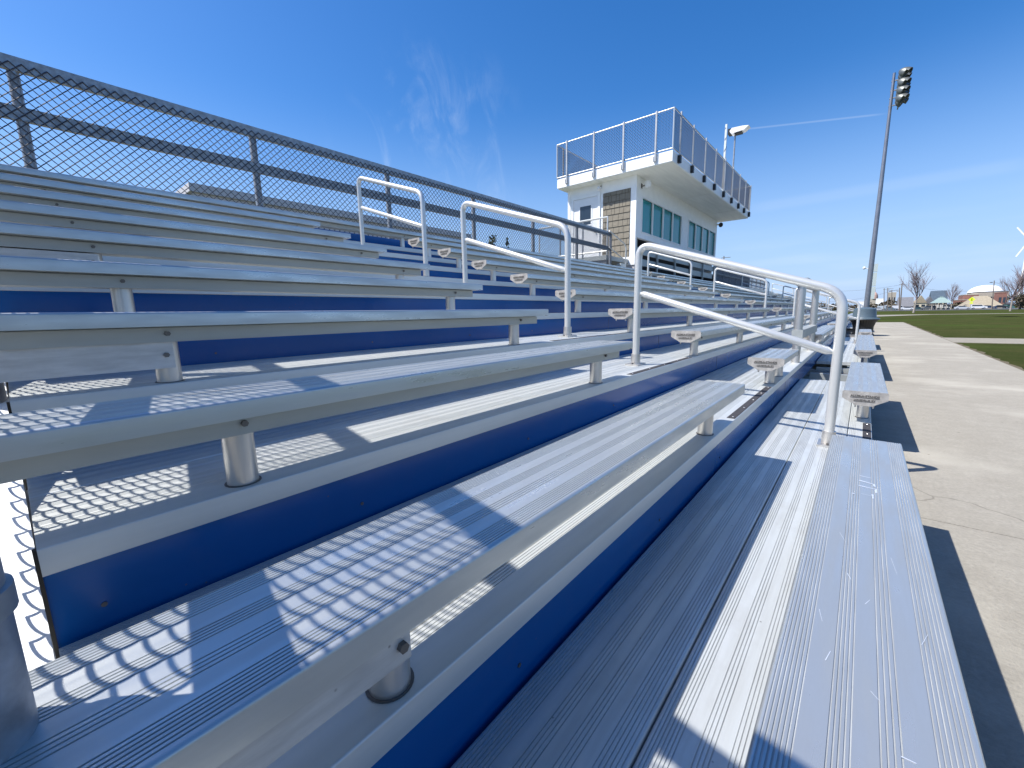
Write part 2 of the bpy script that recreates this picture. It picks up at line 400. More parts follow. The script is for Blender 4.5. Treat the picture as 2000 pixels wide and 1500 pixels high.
GR = [(0.04, 0.22, 7), (0.36, 0.46, 4), (0.58, 0.68, 4), (0.80, 0.96, 6)]
stand = thing('grandstand', (0, 0, 0), 'long aluminium grandstand of ten rows with deep blue riser boards', 'grandstand')
ROW0 = [(YE, 5.85), (7.95, 14.65), (21.97, 28.67), (30.77, YB)]
for n in range(10):
    for (a, c) in (ROW0 if n == 0 else [(YE, YB)]):
        x = xo(n); z = tz(n)
        MB().prof_y(grooved(x - 0.677, x - 0.424, z, 0.044, GR), a, c, z - 0.0022).build('footboard', [AL_TREAD, GROOVE], stand)
        MB().prof_y(grooved(x - 0.4205, x - 0.190, z, 0.044, GR), a, c, z - 0.0022).build('footboard', [AL_TREAD, GROOVE], stand)
        nb = MB().prof_y(grooved(x - 0.1865, x - 0.066, z, 0.055, [(0.08, 0.30, 4)], r=0.004), a, c, z - 0.0022).build('nosing_board', [AL_NOSE, GROOVE], stand)
    if n < 9:
        rb = MB(); rb.prof_y([(xo(n + 1) - 0.082, tz(n) - 0.043), (xo(n + 1) - 0.078, tz(n) - 0.043), (xo(n + 1) - 0.078, tz(n + 1) - 0.056), (xo(n + 1) - 0.082, tz(n + 1) - 0.056)], YE, YB)
        r_o = rb.build('riser_board', BLUE, stand)
        if n < 4:
            for y in [0.05, 0.62, 1.45, 2.3, 3.1]: MB().tube([(xo(n + 1) - 0.079, y, tz(n) + 0.045), (xo(n + 1) - 0.0755, y, tz(n) + 0.045)], 0.005, 8).build('screw', BOLT, r_o)
    if n < 5:
        for y in (4.62, 9.5, 14.4): MB().box(xo(n + 1) - 0.0781, xo(n + 1) - 0.0768, y, y + 0.004, tz(n) + 0.006, tz(n + 1) - 0.058).build('panel_joint', BOLT, r_o)
    # aisle grip strips with rivets
    for (a, c) in AISLES:
        gs = MB(); gs.box(xo(n) - 0.112, xo(n) - 0.0705, a + 0.17, c + 0.045, tz(n) - 0.001, tz(n) + 0.0022)
        g_o = gs.build('grip_strip', BLACK, stand)
        if a < 3 and n < 3:
            for k in range(5): MB().ball((xo(n) - 0.088, a + 0.21 + (c - a - 0.2) * k / 4, tz(n) + 0.0022), 0.0055, 8, (1, 1, 0.5)).build('rivet', AL_POST, g_o)
b = MB(); b.prof_y([(xo(0) - 0.10, 0.03), (xo(0) - 0.096, 0.03), (xo(0) - 0.096, T0 - 0.056), (xo(0) - 0.10, T0 - 0.056)], YE, 5.85); b.build('riser_board', BLUE, stand)
for a, c in ((YE, 13.3), (23.2, YB)): MB().box(-5.876, -5.872, a, c, tz(9) + 0.003, 2.205).build('riser_board', BLUE, stand)
# sloping support frames under the rows
k = 0
y = 0.33
while y < YB:
    b = MB()
    b.obox((xo(0) - 0.12, y, T0 - 0.31), (xo(9) - 0.66, y, tz(9) - 0.36), 0.05, 0.09)
    b.box(xo(4) - 0.34, xo(4) - 0.26, y - 0.03, y + 0.03, 0, tz(4) - 0.25); b.box(xo(9) - 0.5, xo(9) - 0.42, y - 0.03, y + 0.03, 0, tz(9) - 0.05)
    b.box(xo(0) - 0.16, xo(0) - 0.10, y - 0.03, y + 0.03, 0, T0 - 0.1); b.box(xo(9) - 0.5, xo(0) - 0.12, y - 0.03, y + 0.03, 0.0, 0.07)
    b.build('support_frame', FRAME, stand); y += 1.828
# cross joists seen in the open wheelchair bay
for y, z0 in ((6.02, 0.06), (6.75, 0.06), (7.72, 0.03)):
    MB().box(xo(0) - 0.66, xo(0) - 0.07, y, y + 0.07, z0, z0 + 0.09).build('bay_joist', AL_UNDER, stand)
MB().box(xo(0) - 0.30, xo(0) - 0.20, 7.86, 7.95, 0.08, 0.14).build('bay_joist', AL_UNDER, stand)
# dark trim strip and sloping end plate along the near end
for n in range(0, 9):
    MB().box(xo(n + 1) - 0.088, xo(n + 1) - 0.074, YE - 0.006, YE - 0.0002, tz(n) - 0.05, tz(n + 1) - 0.005).build('edge_strip', RUBBER, stand)
b = MB(); b.add([(-0.3, -0.03, 0.03), (-0.3, -0.50, 0.03), (-6.0, -0.50, 1.91), (-6.0, -0.03, 1.91), (-0.3, -0.03, 0.02), (-0.3, -0.50, 0.02), (-6.0, -0.50, 1.90), (-6.0, -0.03, 1.90)],
                [(0, 3, 2, 1), (4, 5, 6, 7), (0, 1, 5, 4), (2, 3, 7, 6), (0, 4, 7, 3), (1, 2, 6, 5)])
b.build('end_plate', WHITE, stand)

# ------------------------------------------------------------------ benches
PROF = grooved(-W / 2, W / 2, SH, 0.045, [(0.035, 0.185, 7), (0.335, 0.435, 5), (0.565, 0.655, 4), (0.805, 0.955, 7)], r=0.007, dep=0.002, gw=0.0026)
LEGM = {}


def text_mesh():
    res = []
    for body, size, z in (('ALUM-A-STANDS', 0.0205, SH - 0.036), ('LOUISVILLE, KY', 0.0165, SH - 0.063)):
        c = bpy.data.curves.new('cap_text', 'FONT'); c.body = body; c.size = size; c.align_x = 'CENTER'; c.extrude = 0.002; c.offset = 0.0004
        o = bpy.data.objects.new('cap_text', c); COL.objects.link(o); dg = bpy.context.evaluated_depsgraph_get()
        me = bpy.data.meshes.new_from_object(o.evaluated_get(dg)); res.append((me, z)); bpy.data.objects.remove(o)
    b = MB()
    for me, z in res:
        sx = 0.155 / max(0.001, max(v.co.x for v in me.vertices) - min(v.co.x for v in me.vertices)) if z > SH - 0.05 else 0.115 / max(0.001, max(v.co.x for v in me.vertices) - min(v.co.x for v in me.vertices))
        b.add([(v.co.x * sx, -0.0052 - v.co.z, z + v.co.y) for v in me.vertices], [tuple(p.vertices) for p in me.polygons])
        bpy.data.meshes.remove(me)
    b.box(-0.078, 0.078, -0.0068, -0.0045, SH - 0.0425, SH - 0.0395); b.box(-0.058, 0.058, -0.0068, -0.0045, SH - 0.069, SH - 0.0665)
    return b


def cap_prof(h=0.0):
    hw = W / 2 + 0.004
    return [(-hw, SH - 0.050), (-0.064, SH - 0.084), (-0.045, SH - 0.097), (0.045, SH - 0.097), (0.064, SH - 0.084), (hw, SH - 0.050), (hw, SH - 0.006), (hw - 0.008, SH + 0.003), (-hw + 0.008, SH + 0.003), (-hw, SH - 0.006)]


leg_me = MB().tube([(0, 0, -0.01), (0, 0, SH - 0.094)], 0.0345, 24).mesh('leg', AL_POST)
ring_me = MB().lathe([(0.034, 0.0005), (0.040, 0.0005), (0.040, 0.002), (0.034, 0.002)], n=28).mesh('base_gap', BOLT)
cap_b = MB(); cap_b.prof_y(cap_prof(), -0.005, 0.0)
# raised rim round the cap
hw = W / 2 + 0.004
cap_me = cap_b.mesh('end_cap', CAST)
txt_me = text_mesh().mesh('raised_lettering', mat('shadowed_lettering', (0.10, 0.09, 0.08), 0.6, 0.3))  # dark letters carry the relief's shadows in their colour
bolt_me = MB().tube([(0, 0, 0), (0.008, 0, 0)], 0.008, 6).mesh('bolt', BOLT)
cb_me = MB().tube([(0, 0.012, SH - 0.112), (0, 0.012, SH - 0.096)], 0.006, 6).mesh('cap_bolt', AL_POST)


def mesh_child(name, me, parent, loc=(0, 0, 0), rz=0):
    o = bpy.data.objects.new(name, me); COL.objects.link(o); o.parent = parent; o.location = loc; o.rotation_euler = (0, 0, rz); return o


ORD = ['front', 'second', 'third', 'fourth', 'fifth', 'sixth', 'seventh', 'eighth', 'ninth', 'top']
GB = 'aluminium benches of the grandstand'


def bench(n, y0, y1, legs, near, far, where, brace=None):
    o = thing('aluminium_bench', (xo(n) - W / 2, y0, tz(n)), f'aluminium plank bench, {ORD[n]} row up, {where}', 'bench', GB)
    ln = y1 - y0; key = round(ln, 3)
    if key not in LEGM:
        s_ = MB().prof_y(PROF, 0, ln, SH - 0.002).mesh('seat_plank', [AL_SEAT, GROOVE])
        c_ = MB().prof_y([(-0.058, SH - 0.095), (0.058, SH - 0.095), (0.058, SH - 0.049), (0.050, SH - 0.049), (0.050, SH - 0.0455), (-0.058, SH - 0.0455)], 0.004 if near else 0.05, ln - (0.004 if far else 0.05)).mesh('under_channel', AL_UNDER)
        LEGM[key] = (s_, c_)
    s_, c_ = LEGM[key]
    mesh_child('seat_plank', s_, o); ch = mesh_child('under_channel', c_, o)
    for ly in legs:
        lg = mesh_child('leg', leg_me, o, (0, ly - y0, 0)); mesh_child('base_gap', ring_me, lg)
        mesh_child('bolt', bolt_me, ch, (0.060, ly - y0 + 0.0, SH - 0.068))
    if near:
        c1 = mesh_child('end_cap', cap_me, o); mesh_child('raised_lettering', txt_me, c1); mesh_child('cap_bolt', cb_me, c1, (-0.045, 0, 0)); mesh_child('cap_bolt', cb_me, c1, (0.05, 0, 0))
    if far:
        mesh_child('end_cap', cap_me, o, (0, ln, 0), pi)
    if brace:
        zz0, zz1 = brace; bx = 0.100 if n == 1 else 0.0425; ye = (0.305 if n == 1 else 0.342) - y0; q = MB(); q.box(bx, bx + 0.004, 0.0, ye, zz0, zz1)
        q.box(bx - 0.06, bx, 0.0, ye - 0.02, zz1 - 0.004, zz1)
        p_ = q.build('brace_plate', BRACEM, o)
        mesh_child('bolt', bolt_me, p_, (bx + 0.004, (0.29 if n == 1 else 0.322) - y0, (zz0 + zz1) / 2))
    return o


LA = [0.33, 2.15]
for n in range(9):
    br = {1: (SH - 0.101, SH - 0.0475), 3: (SH - 0.180, SH - 0.093), 5: (SH - 0.175, SH - 0.100)}.get(n)
    bench(n, -0.13, 2.379, LA, False, False, 'in the short section before the first aisle', br)
B0 = [3.98 + 1.828 * k for k in range(5)]
for n in range(9):
    wh = 'between the first and second aisles'
    if n == 0:
        bench(0, 3.733, 5.76, [3.98, 5.55], True, False, 'on the near side of the open wheelchair bay'); bench(0, 7.40, 11.53, [7.65, 9.4, 11.3], True, False, 'on the far side of the open wheelchair bay')
    elif n == 1:
        bench(1, 3.733, 4.66, [3.98, 4.45], True, True, 'short, just before the wheelchair bay guard rail'); bench(1, 7.40, 11.53, [7.65, 9.4, 11.3], True, False, 'starting behind the wheelchair bay guard rail')
    else: bench(n, 3.733, 11.53, [v if v < 11.2 else 11.3 for v in B0], True, False, wh)
LC = [13.1 + 1.76 * k for k in range(7)]
for n in range(9):
    if n <= 1:
        bench(n, 12.85, 14.6, [13.1, 14.35], True, False, 'short, just past the second aisle'); bench(n, 22.0, 23.77, [22.2, 23.5], True, False, 'short, just before the third aisle')
    else: bench(n, 12.85, 23.77, LC, True, False, 'below the press box between the second and third aisles')
for n in range(9): bench(n, 25.09, 32.89, [25.34 + 1.828 * k for k in range(4)] + [32.65], True, False, 'between the third and fourth aisles')
for n in range(9): bench(n, 34.24, 36.7, [34.48, 36.3], True, False, 'in the short far section past the fourth aisle')
# top row runs unbroken in front of the back fence
bench(9, -0.13, 13.2, [0.33 + 1.828 * k for k in range(8)], False, False, 'unbroken in front of the near back fence')
bench(9, 13.4, 36.7, [13.6 + 1.828 * k for k in range(13)], False, False, 'unbroken past the press box to the far end')
# fresh scuffs on the front bench
tgt = [o for o in bpy.data.objects if o.name.startswith('aluminium_bench') and 'front row' in o.get('label', '') and 'before the first' in o['label']][0]
sp = next(c for c in kids(tgt) if c.name.startswith('seat_plank')); sp.data = sp.data.copy()
b = MB()
for (a, c, wd) in (((1679, 929), (1702, 934), 0.003), ((1678, 938), (1706, 946), 0.005), ((1706, 946), (1709, 951), 0.004), ((1677, 948), (1710, 956), 0.004), ((1710, 955), (1711, 963), 0.004), ((1682, 964), (1706, 970), 0.002), ((1664, 963), (1669, 965), 0.004), ((1704, 966), (1705, 974), 0.003),
                    ((1655, 1120), (1662, 1132), 0.0015), ((1690, 1180), (1699, 1172), 0.0012), ((1740, 1090), (1752, 1122), 0.0006), ((1612, 1290), (1622, 1272), 0.0015), ((1700, 1350), (1720, 1372), 0.0008), ((1760, 1478), (1790, 1492), 0.002), ((1640, 1040), (1652, 1060), 0.0006), ((1800, 1260), (1812, 1240), 0.0008), ((1600, 1190), (1606, 1214), 0.0008)):
    p = at(*a, Z=tz(0) + SH); q = at(*c, Z=tz(0) + SH); d = (q - p).normalized(); sd = Vector((-d.y, d.x, 0)) * wd * (0.85 if wd > 0.0025 else 0.5); zz = Vector((0, 0, 0.0006))
    b.add([p + sd + zz, p - sd + zz, q - sd * 0.6 + zz, q + sd * 0.6 + zz], [(0, 1, 2, 3)])
b.build('scratch_marks', SCUFF, tgt, world=True)


# ------------------------------------------------------------------ aisle handrails
def hoop(xr, zr, xl, zl, zbr, zbl, r=0.11, k=8):
    """pipe centre line: right base, up, bend, slope to left corner, bend, down"""
    pts = [Vector((xr, 0, zbr))]
    s = Vector((xl - xr, 0, zl - zr)).normalized()
    def bend(c, d0, d1):
        t = r * 1.0; out_ = []; p0 = c - d0 * t; p1 = c + d1 * t
        for i in range(k + 1):
            u = i / k; out_.append((p0 * (1 - u) ** 2) + c * 2 * u * (1 - u) + p1 * u * u)
        return out_
    pts += bend(Vector((xr, 0, zr)), Vector((0, 0, 1)), s); pts += bend(Vector((xl, 0, zl)), s, Vector((0, 0, -1)))
    pts.append(Vector((xl, 0, zbl)))
    return pts


XR, XL = -0.098, -1.315
rail0 = thing('handrail', (XR, 3.05, T0), '', 'handrail', 'aisle handrails of the grandstand')
zc = lambda x: 0.125 + 0.331 * (-0.217 - x) + 1.0 - T0
zm = lambda x: -0.234 + 0.331 * (-0.187 - x) + 1.0 - T0
dx = XL - XR
MB().tube(hoop(0, zc(XR), dx, zc(XL), 0.0, 2 * R), 0.0255, 16).build('pipe_hoop', RAILM, rail0, ang=50)
pts = [(0.0 - 0.018, 0, zm(XR) + 0.006), (-0.05, 0, zm(XR) + 0.331 * 0.05), (dx + 0.05, 0, zm(XL) - 0.331 * 0.05), (dx + 0.018, 0, zm(XL) - 0.006)]
mr_ = MB().tube(pts, [0.008, 0.0235, 0.0235, 0.008], 16).build('mid_rail', RAILM, rail0, ang=50)
for t_ in (0.055, 0.945):
    c_ = pts[0]; e_ = pts[3]; q0 = Vector(c_).lerp(Vector(e_), t_); dd_ = (Vector(e_) - Vector(c_)).normalized()
    MB().tube([q0 - dd_ * 0.0012, q0 + dd_ * 0.0012], 0.0243, 16).build('weld_seam', AL_POST, mr_)
for (x, z) in ((0, 0), (dx, 2 * R)):
    fl = MB(); fl.box(x - 0.05, x + 0.05, -0.075, 0.075, z, z + 0.012); fl.tube([(x, 0, z + 0.010), (x, 0, z + 0.085)], 0.034, 16)
    f_ = fl.build('base_flange', AL_POST, rail0)
    for s in (-1, 1): MB().tube([(x, s * 0.055, z + 0.012), (x, s * 0.055, z + 0.022)], 0.008, 6).build('bolt', BOLT, f_)
AW = ['first', 'second', 'third', 'fourth']; RW = ['lowest', 'middle', 'highest']
for ai, yc in enumerate((3.05, 12.22, 24.43, 33.56)):
    for k in range(3):
        lb = f'{RW[k]} white pipe handrail in the {AW[ai]} aisle' + (', large in the foreground' if (ai, k) == (0, 0) else '')
        loc = (XR - 3 * k * D, yc, T0 + 3 * k * R)
        if ai == 0 and k == 0: rail0['label'] = lb
        else: dup(rail0, loc, lb)

# ------------------------------------------------------------------ wheelchair bay guard rail
gr = thing('guard_rail', (xo(1) - W / 2, 5.67, tz(1)), 'grey two post guard rail with channel rails behind the wheelchair bay', 'guard rail')
for y in (5.67, 7.39):
    MB().tube([(xo(1) - W / 2, y, tz(1) - 0.01), (xo(1) - W / 2, y, 1.30)], 0.042, 20).build('post', AL_POST, gr, world=True)
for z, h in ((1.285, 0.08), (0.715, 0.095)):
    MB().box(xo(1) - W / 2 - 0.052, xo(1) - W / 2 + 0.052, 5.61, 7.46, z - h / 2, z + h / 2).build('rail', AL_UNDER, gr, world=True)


# ------------------------------------------------------------------ chain link
def chain(mb, o, u, v, width, height, cell, r, sides=4, ppc=2, depth=0.0035, slope=0.0, top=None):
    """vertical zigzag wires of real wire; o origin, u along, v up; slope = rise per metre along u"""
    o = Vector(o); u = Vector(u); v = Vector(v); nn = u.cross(v).normalized(); n = int(width / cell * 2); half = cell / 2
    steps = int(height / half)
    for i in range(n + 1):
        pts = []
        for j in range(steps * ppc + 1):
            t = j / ppc; tt = (t + i) % 2; tri = (tt if tt <= 1 else 2 - tt) * 2 - 1
            sm = -cos(pi * tt); x = i * half + (tri * 0.6 + sm * 0.46) * half * 0.5; z = t * half
            dz = depth * sin(pi * (t + i)) * (1 if ppc > 1 else 0)
            pts.append(o + u * x + v * (z + slope * i * half) + nn * dz)
        mb.tube(pts, r, sides, caps=False)
    return mb


XF = -5.925
fb = thing('chain_link_fence', (XF, 0, tz(9)), 'grey chain link fence with flat rails behind the top row, left of the press box', 'fence')
for k, y in enumerate([-1.55 + 1.905 * i for i in range(8)]):
    z0 = tz(9) - 0.1
    MB().tube([(XF - 0.045, y, z0), (XF - 0.045, y, 3.295)], 0.040, 14).build('post', GALV, fb, world=True)
for z in (3.245, 2.835):
    q = MB(); q.box(XF - 0.004, XF + 0.002, -1.7, 11.79, z - 0.058, z + 0.058); q.box(XF - 0.045, XF - 0.004, -1.7, 11.79, z + 0.050, z + 0.056); q.box(XF - 0.045, XF - 0.004, -1.7, 11.79, z - 0.058, z - 0.052)
    q.build('rail', GALV, fb, world=True)
chain(MB(), (XF + 0.010, -1.7, 2.03), (0, 1, 0), (0, 0, 1), 13.45, 1.255, 0.0762, 0.0047, 4, 2).build('wire_mesh', WIRED, fb, world=True)

fe = thing('chain_link_fence', (-0.55, -0.07, 0), 'chain link end fence with a thick pipe post cutting the bottom left corner', 'fence')
slope = R / D
zref = lambda x, h: 1 - 0.377 - (x + 0.55) * slope + h
for (h, wd) in ((1.015, 0.10), (0.363, 0.105), (-0.24, 0.09)):
    MB().obox((0.42, -0.088, zref(0.42, h)), (-6.0, -0.088, zref(-6.0, h)), 0.03, wd).build('rail', GALV, fe, world=True)
for x in (-0.578, -2.41, -4.23, -5.97):
    p = MB().tube([(x, -0.075, 0.0), (x, -0.075, zref(x, 1.02))], 0.0435, 28).build('post', PIPEM, fe, world=True)
    if x == -0.578:
        zz = 0.745
        MB().lathe([(0.0435, 0), (0.048, 0.001), (0.048, 0.024), (0.0435, 0.025)], (x, -0.075, zz), 28).build('post_band', GALV, p, world=False).location = (-fe.location[0], -fe.location[1], -fe.location[2])
ch = MB()
UU = Vector((-1, 0, slope)).normalized(); VV = Vector((slope, 0, 1)).normalized()
chain(ch, (0.30, -0.112, zref(0.30, -0.42)), UU, VV, 6.3, 1.40, 0.075, 0.0031, 6, 6, 0.006)
ch.build('wire_mesh', WIRE, fe, world=True)

# far back fence with fabric
ff = thing('chain_link_fence', (XF, 23.2, tz(9)), 'dark railed fence with grey windscreen fabric beyond the press box', 'fence')
for k in range(10): MB().tube([(XF - 0.03, 23.2 + 1.49 * k, tz(9)), (XF - 0.03, 23.2 + 1.49 * k, 3.295)], 0.034, 8).build('post', GALV, ff, world=True)
for z in (3.245, 2.8, 2.35): MB().box(XF - 0.004, XF + 0.03, 23.2, 36.65, z - 0.045, z + 0.045).build('rail', GALV, ff, world=True)
MB().box(XF - 0.06, XF - 0.052, 23.2, 31.6, 2.05, 3.20).build('windscreen', FABRIC, ff, world=True)
chain(MB(), (XF + 0.04, 23.2, 2.03), (0, 1, 0), (0, 0, 1), 13.4, 1.2, 0.0762, 0.0032, 3, 1).build('wire_mesh', WIRE, ff, world=True)

# ------------------------------------------------------------------ press box
PX, PY0, PY1, PXB = -5.90, 13.36, 22.80, -8.42
pb = thing('press_box', (PX, PY0, 2.68), 'white press box with teal windows and a fenced camera deck on its roof', 'press box')
q = MB(); ZT = 5.24
ZW = 3.37
q.box(PXB, PX - 0.62, PY0 + 0.005, PY1 - 0.005, ZW, ZT)      # core
b = MB()
wz0, wz1 = 3.55, 4.67; W1 = (13.80, 17.70); W2 = (18.52, 22.56)
b.box(PX - 0.12, PX, PY0, W1[0], ZW, ZT); b.box(PX - 0.12, PX, W1[1], W2[0], ZW, ZT); b.box(PX - 0.12, PX, W2[1], PY1, ZW, ZT)
b.box(PX - 0.12, PX, W1[0], W1[1], ZW, wz0); b.box(PX - 0.12, PX, W1[0], W1[1], wz1, ZT); b.box(PX - 0.12, PX, W2[0], W2[1], ZW, wz0); b.box(PX - 0.12, PX, W2[0], W2[1], wz1, ZT)
b.build('front_wall', WHITE, pb, world=True)
b = MB(); b.box(PXB, PX - 0.1202, PY0, PY0 + 0.12, 2.68, ZT); b.box(PXB, PX - 0.1202, PY1 - 0.12, PY1, 2.68, ZT); b.box(PXB, PXB + 0.12, PY0 + 0.1202, PY1 - 0.1202, 2.68, ZT)
b.box(PX - 0.1198, PX - 0.0, PY0, PY0 + 0.12, 2.68, ZW - 0.0002); b.build('side_wall', WHITE, pb, world=True)
MB().box(PXB + 0.12, PX - 0.12, PY0 + 0.12, PY1 - 0.12, ZW + 0.0, ZW + 0.06).build('floor', DARKIN, pb, world=True)
MB().box(PX - 1.1, PX - 1.05, PY0 + 0.12, PY1 - 0.12, 1.0, ZW).build('under_shade_wall', DARKIN, pb, world=True)  # dark sheet added for the shade of the open space under the windows
MB().box(PXB, PX - 0.02, PY1 - 0.10, PY1, 0, 2.68).build('under_shade_wall', DARKIN, pb, world=True)
MB().box(PXB - 0.02, PX + 0.02, PY0 - 0.03, PY0, 2.50, 2.76).build('base_trim', WHITE, pb, world=True)
MB().box(PXB, PX, PY0, PY0 + 0.1, 0.0, 2.50).build('foundation_wall', GYM, pb, world=True)
# corner boards
for x0, x1 in ((PX - 0.17, PX + 0.012), (PXB - 0.012, PXB + 0.10)): MB().box(x0, x1, PY0 - 0.02, PY0 - 0.0, 2.76, ZT - 0.001).build('corner_board', WHITE, pb, world=True)


def glaze(y0, y1, name='window'):
    fw = 0.035; o = MB()
    o.box(PX - 0.02, PX + 0.022, y0, y1, wz0 - 0.0, wz0 + fw); o.box(PX - 0.02, PX + 0.022, y0, y1, wz1 - fw, wz1)
    o.box(PX - 0.02, PX + 0.022, y0, y0 + fw, wz0 + fw, wz1 - fw); o.box(PX - 0.02, PX + 0.022, y1 - fw, y1, wz0 + fw, wz1 - fw)
    f_ = o.build(name, WHITEP, pb, world=True)
    g_ = MB().box(PX - 0.045, PX - 0.035, y0 + fw, y1 - fw, wz0 + fw, wz1 - fw).build('pane', GLASS, f_)
    g_.location = -Vector(pb.location)


for a, c in ((13.80, 14.72), (14.72, 15.70), (15.70, 16.68), (16.68, 17.70), (18.52, 19.50), (19.50, 20.50), (20.50, 21.50), (21.50, 22.56)): glaze(a, c)
# shingle panel
MB().box(-7.06, -6.09, PY0 - 0.006, PY0 - 0.002, 2.76, 4.885).build('shingle_backing', SHGAP, pb, world=True)
b = MB(); z = 2.76; rr = random.Random(3)
while z < 4.88:
    h = min(0.2, 4.885 - z); x = -7.06
    while x < -6.10:
        ww = min(rr.choice((0.11, 0.15, 0.17, 0.2)), -6.09 - x)
        if -6.09 - x - ww < 0.05: ww = -6.09 - x
        b.add([(x + 0.005, PY0 - 0.028, z + 0.008), (x + ww - 0.005, PY0 - 0.028, z + 0.008), (x + ww - 0.005, PY0 - 0.012, z + h), (x + 0.005, PY0 - 0.012, z + h), (x + 0.005, PY0 - 0.006, z + 0.008), (x + ww - 0.005, PY0 - 0.006, z + 0.008)],
              [(0, 1, 2, 3), (0, 4, 5, 1)])
        x += ww
    z += 0.2
b.build('shingle_panel', SHING, pb, world=True)
# door
b = MB(); b.box(-8.27, -8.19, PY0 - 0.035, PY0 - 0.001, 2.76, 4.94); b.box(-7.24, -7.16, PY0 - 0.035, PY0 - 0.001, 2.76, 4.94); b.box(-8.19, -7.24, PY0 - 0.035, PY0 - 0.001, 4.86, 4.94)
b.build('door_frame', WHITE, pb, world=True)
d_ = MB().box(-8.18, -7.25, PY0 - 0.018, PY0 - 0.002, 2.78, 4.85).build('door', WHITEP, pb, world=True)
b = MB(); x0, x1, z0, z1 = -7.93, -7.50, 3.98, 4.60
b.box(x0 - 0.04, x1 + 0.04, PY0 - 0.03, PY0 - 0.0181, z0 - 0.04, z0); b.box(x0 - 0.04, x1 + 0.04, PY0 - 0.03, PY0 - 0.0181, z1, z1 + 0.04); b.box(x0 - 0.04, x0, PY0 - 0.03, PY0 - 0.0181, z0, z1); b.box(x1, x1 + 0.04, PY0 - 0.03, PY0 - 0.0181, z0, z1)
wf = b.build('window_frame', WHITEP, d_); wf.location = -Vector(pb.location)
dp = MB().box(x0, x1, PY0 - 0.024, PY0 - 0.0182, z0, z1).build('pane', GLASSD, d_); dp.location = -Vector(pb.location)
hd = MB().ball((-7.32, PY0 - 0.06, 3.7), 0.03).build('handle', BOLT, d_); hd.location = -Vector(pb.location)
# deck
DX0, DX1, DY0, DY1, DZ0, DZ1 = -8.62, -4.66, 12.95, 23.22, 5.24, 5.55
MB().box(DX0, DX1, DY0, DY1, DZ0 + 0.02, DZ1).build('roof_deck', WHITE, pb, world=True)
for a, c in ((DY0 + 0.02, 17.3), (17.33, 20.9), (20.93, DY1 - 0.02)): MB().box(DX0 + 0.02, DX1 - 0.02, a, c, DZ0, DZ0 + 0.0195).build('soffit_panel', SOFFIT, pb, world=True)
DECKM = mat('grey_galvanised_rail', (0.46, 0.47, 0.48), 0.45, 0.4, 0.2, 12)
# deck railing
def rail_run(p, q, zlist, posts, side, nm):
    p = Vector(p); q = Vector(q); d = (q - p)
    for z in zlist: MB().tube([(p.x, p.y, z), (q.x, q.y, z)], 0.019, 8).build('deck_rail', DECKM, pb, world=True)
    for t in posts:
        c = Vector((t, p.y, 0)) if abs(d.x) > abs(d.y) else Vector((p.x, t, 0)); s = Vector(side) * 0.045
        b = MB(); hx = 0.024 if abs(d.x) > abs(d.y) else 0.018; hy = 0.018 if abs(d.x) > abs(d.y) else 0.024
        b.box(c.x + s.x - hx, c.x + s.x + hx, c.y + s.y - hy, c.y + s.y + hy, DZ0 + 0.10, 6.69); p_ = b.build('deck_post', DECKM, pb, world=True)
        if nm == 'front':
            f_ = MB().box(c.x + 0.002, c.x + 0.09, c.y - 0.055, c.y + 0.055, DZ0 + 0.06, DZ0 + 0.26).build('post_shoe', DARKP, p_); f_.location = -Vector(pb.location)
        elif nm == 'side':
            f_ = MB().box(c.x - 0.055, c.x - 0.036, c.y - 0.06, c.y - 0.002, DZ0 + 0.1, DZ0 + 0.24).build('post_shoe', GALV, p_); f_.location = -Vector(pb.location)
    L_ = d.length
    chain(MB(), (p.x, p.y, 5.60), d.normalized(), (0, 0, 1), L_, 1.04, 0.085, 0.0066, 3, 1).build('deck_mesh', WIRED, pb, world=True)


fpost = [13.41, 14.6, 15.92, 17.19, 18.49, 19.74, 20.98, 22.10, 23.15]
rail_run((DX1, DY0, 0), (DX1, DY1, 0), (6.655, 5.60), fpost, (1, 0, 0), 'front')
rail_run((DX0, DY0, 0), (DX1, DY0, 0), (6.655, 5.60), [-8.207, -7.184, -6.167, -5.152], (0, -1, 0), 'side')
rail_run((DX0, DY0, 0), (DX0, DY1, 0), (6.655, 5.60), fpost[::2], (-1, 0, 0), 'back')
rail_run((DX0, DY1, 0), (DX1, DY1, 0), (6.655, 5.60), [-8.207, -7.184, -6.167, -5.152], (0, 1, 0), 'far')
for x, y in ((DX0, DY0), (DX1, DY0), (DX1, DY1), (DX0, DY1)): MB().tube([(x, y, 5.58), (x, y, 6.66)], 0.024, 8).build('deck_corner_post', RAILM, pb, world=True)
# under-window guard rails of the press box front
gp = thing('guard_rail', (XF, 13.4, tz(9)), 'grey plank guard rail in the shade under the press box windows', 'guard rail')
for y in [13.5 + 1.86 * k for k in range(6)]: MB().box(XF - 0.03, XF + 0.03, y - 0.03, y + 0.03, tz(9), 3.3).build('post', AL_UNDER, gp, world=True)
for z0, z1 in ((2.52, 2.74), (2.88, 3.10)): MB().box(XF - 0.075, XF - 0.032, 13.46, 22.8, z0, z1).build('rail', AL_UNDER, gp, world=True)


# fixtures on the press box
def spk(loc, label):
    o = thing('loudspeaker', loc, label, 'loudspeaker')
    b = MB(); b.lathe([(0.05, -0.10), (0.085, -0.085), (0.10, -0.03), (0.10, 0.04), (0.085, 0.095), (0.05, 0.11)], n=14)
    b.build('cabinet', WHITEP, o); b = MB(); b.tube([(-0.02, 0.0, 0), (-0.20, -0.0, -0.02)], 0.02, 8); b.box(-0.21, -0.195, -0.04, 0.04, -0.08, 0.06); b.build('bracket', BOLT, o)
    return o


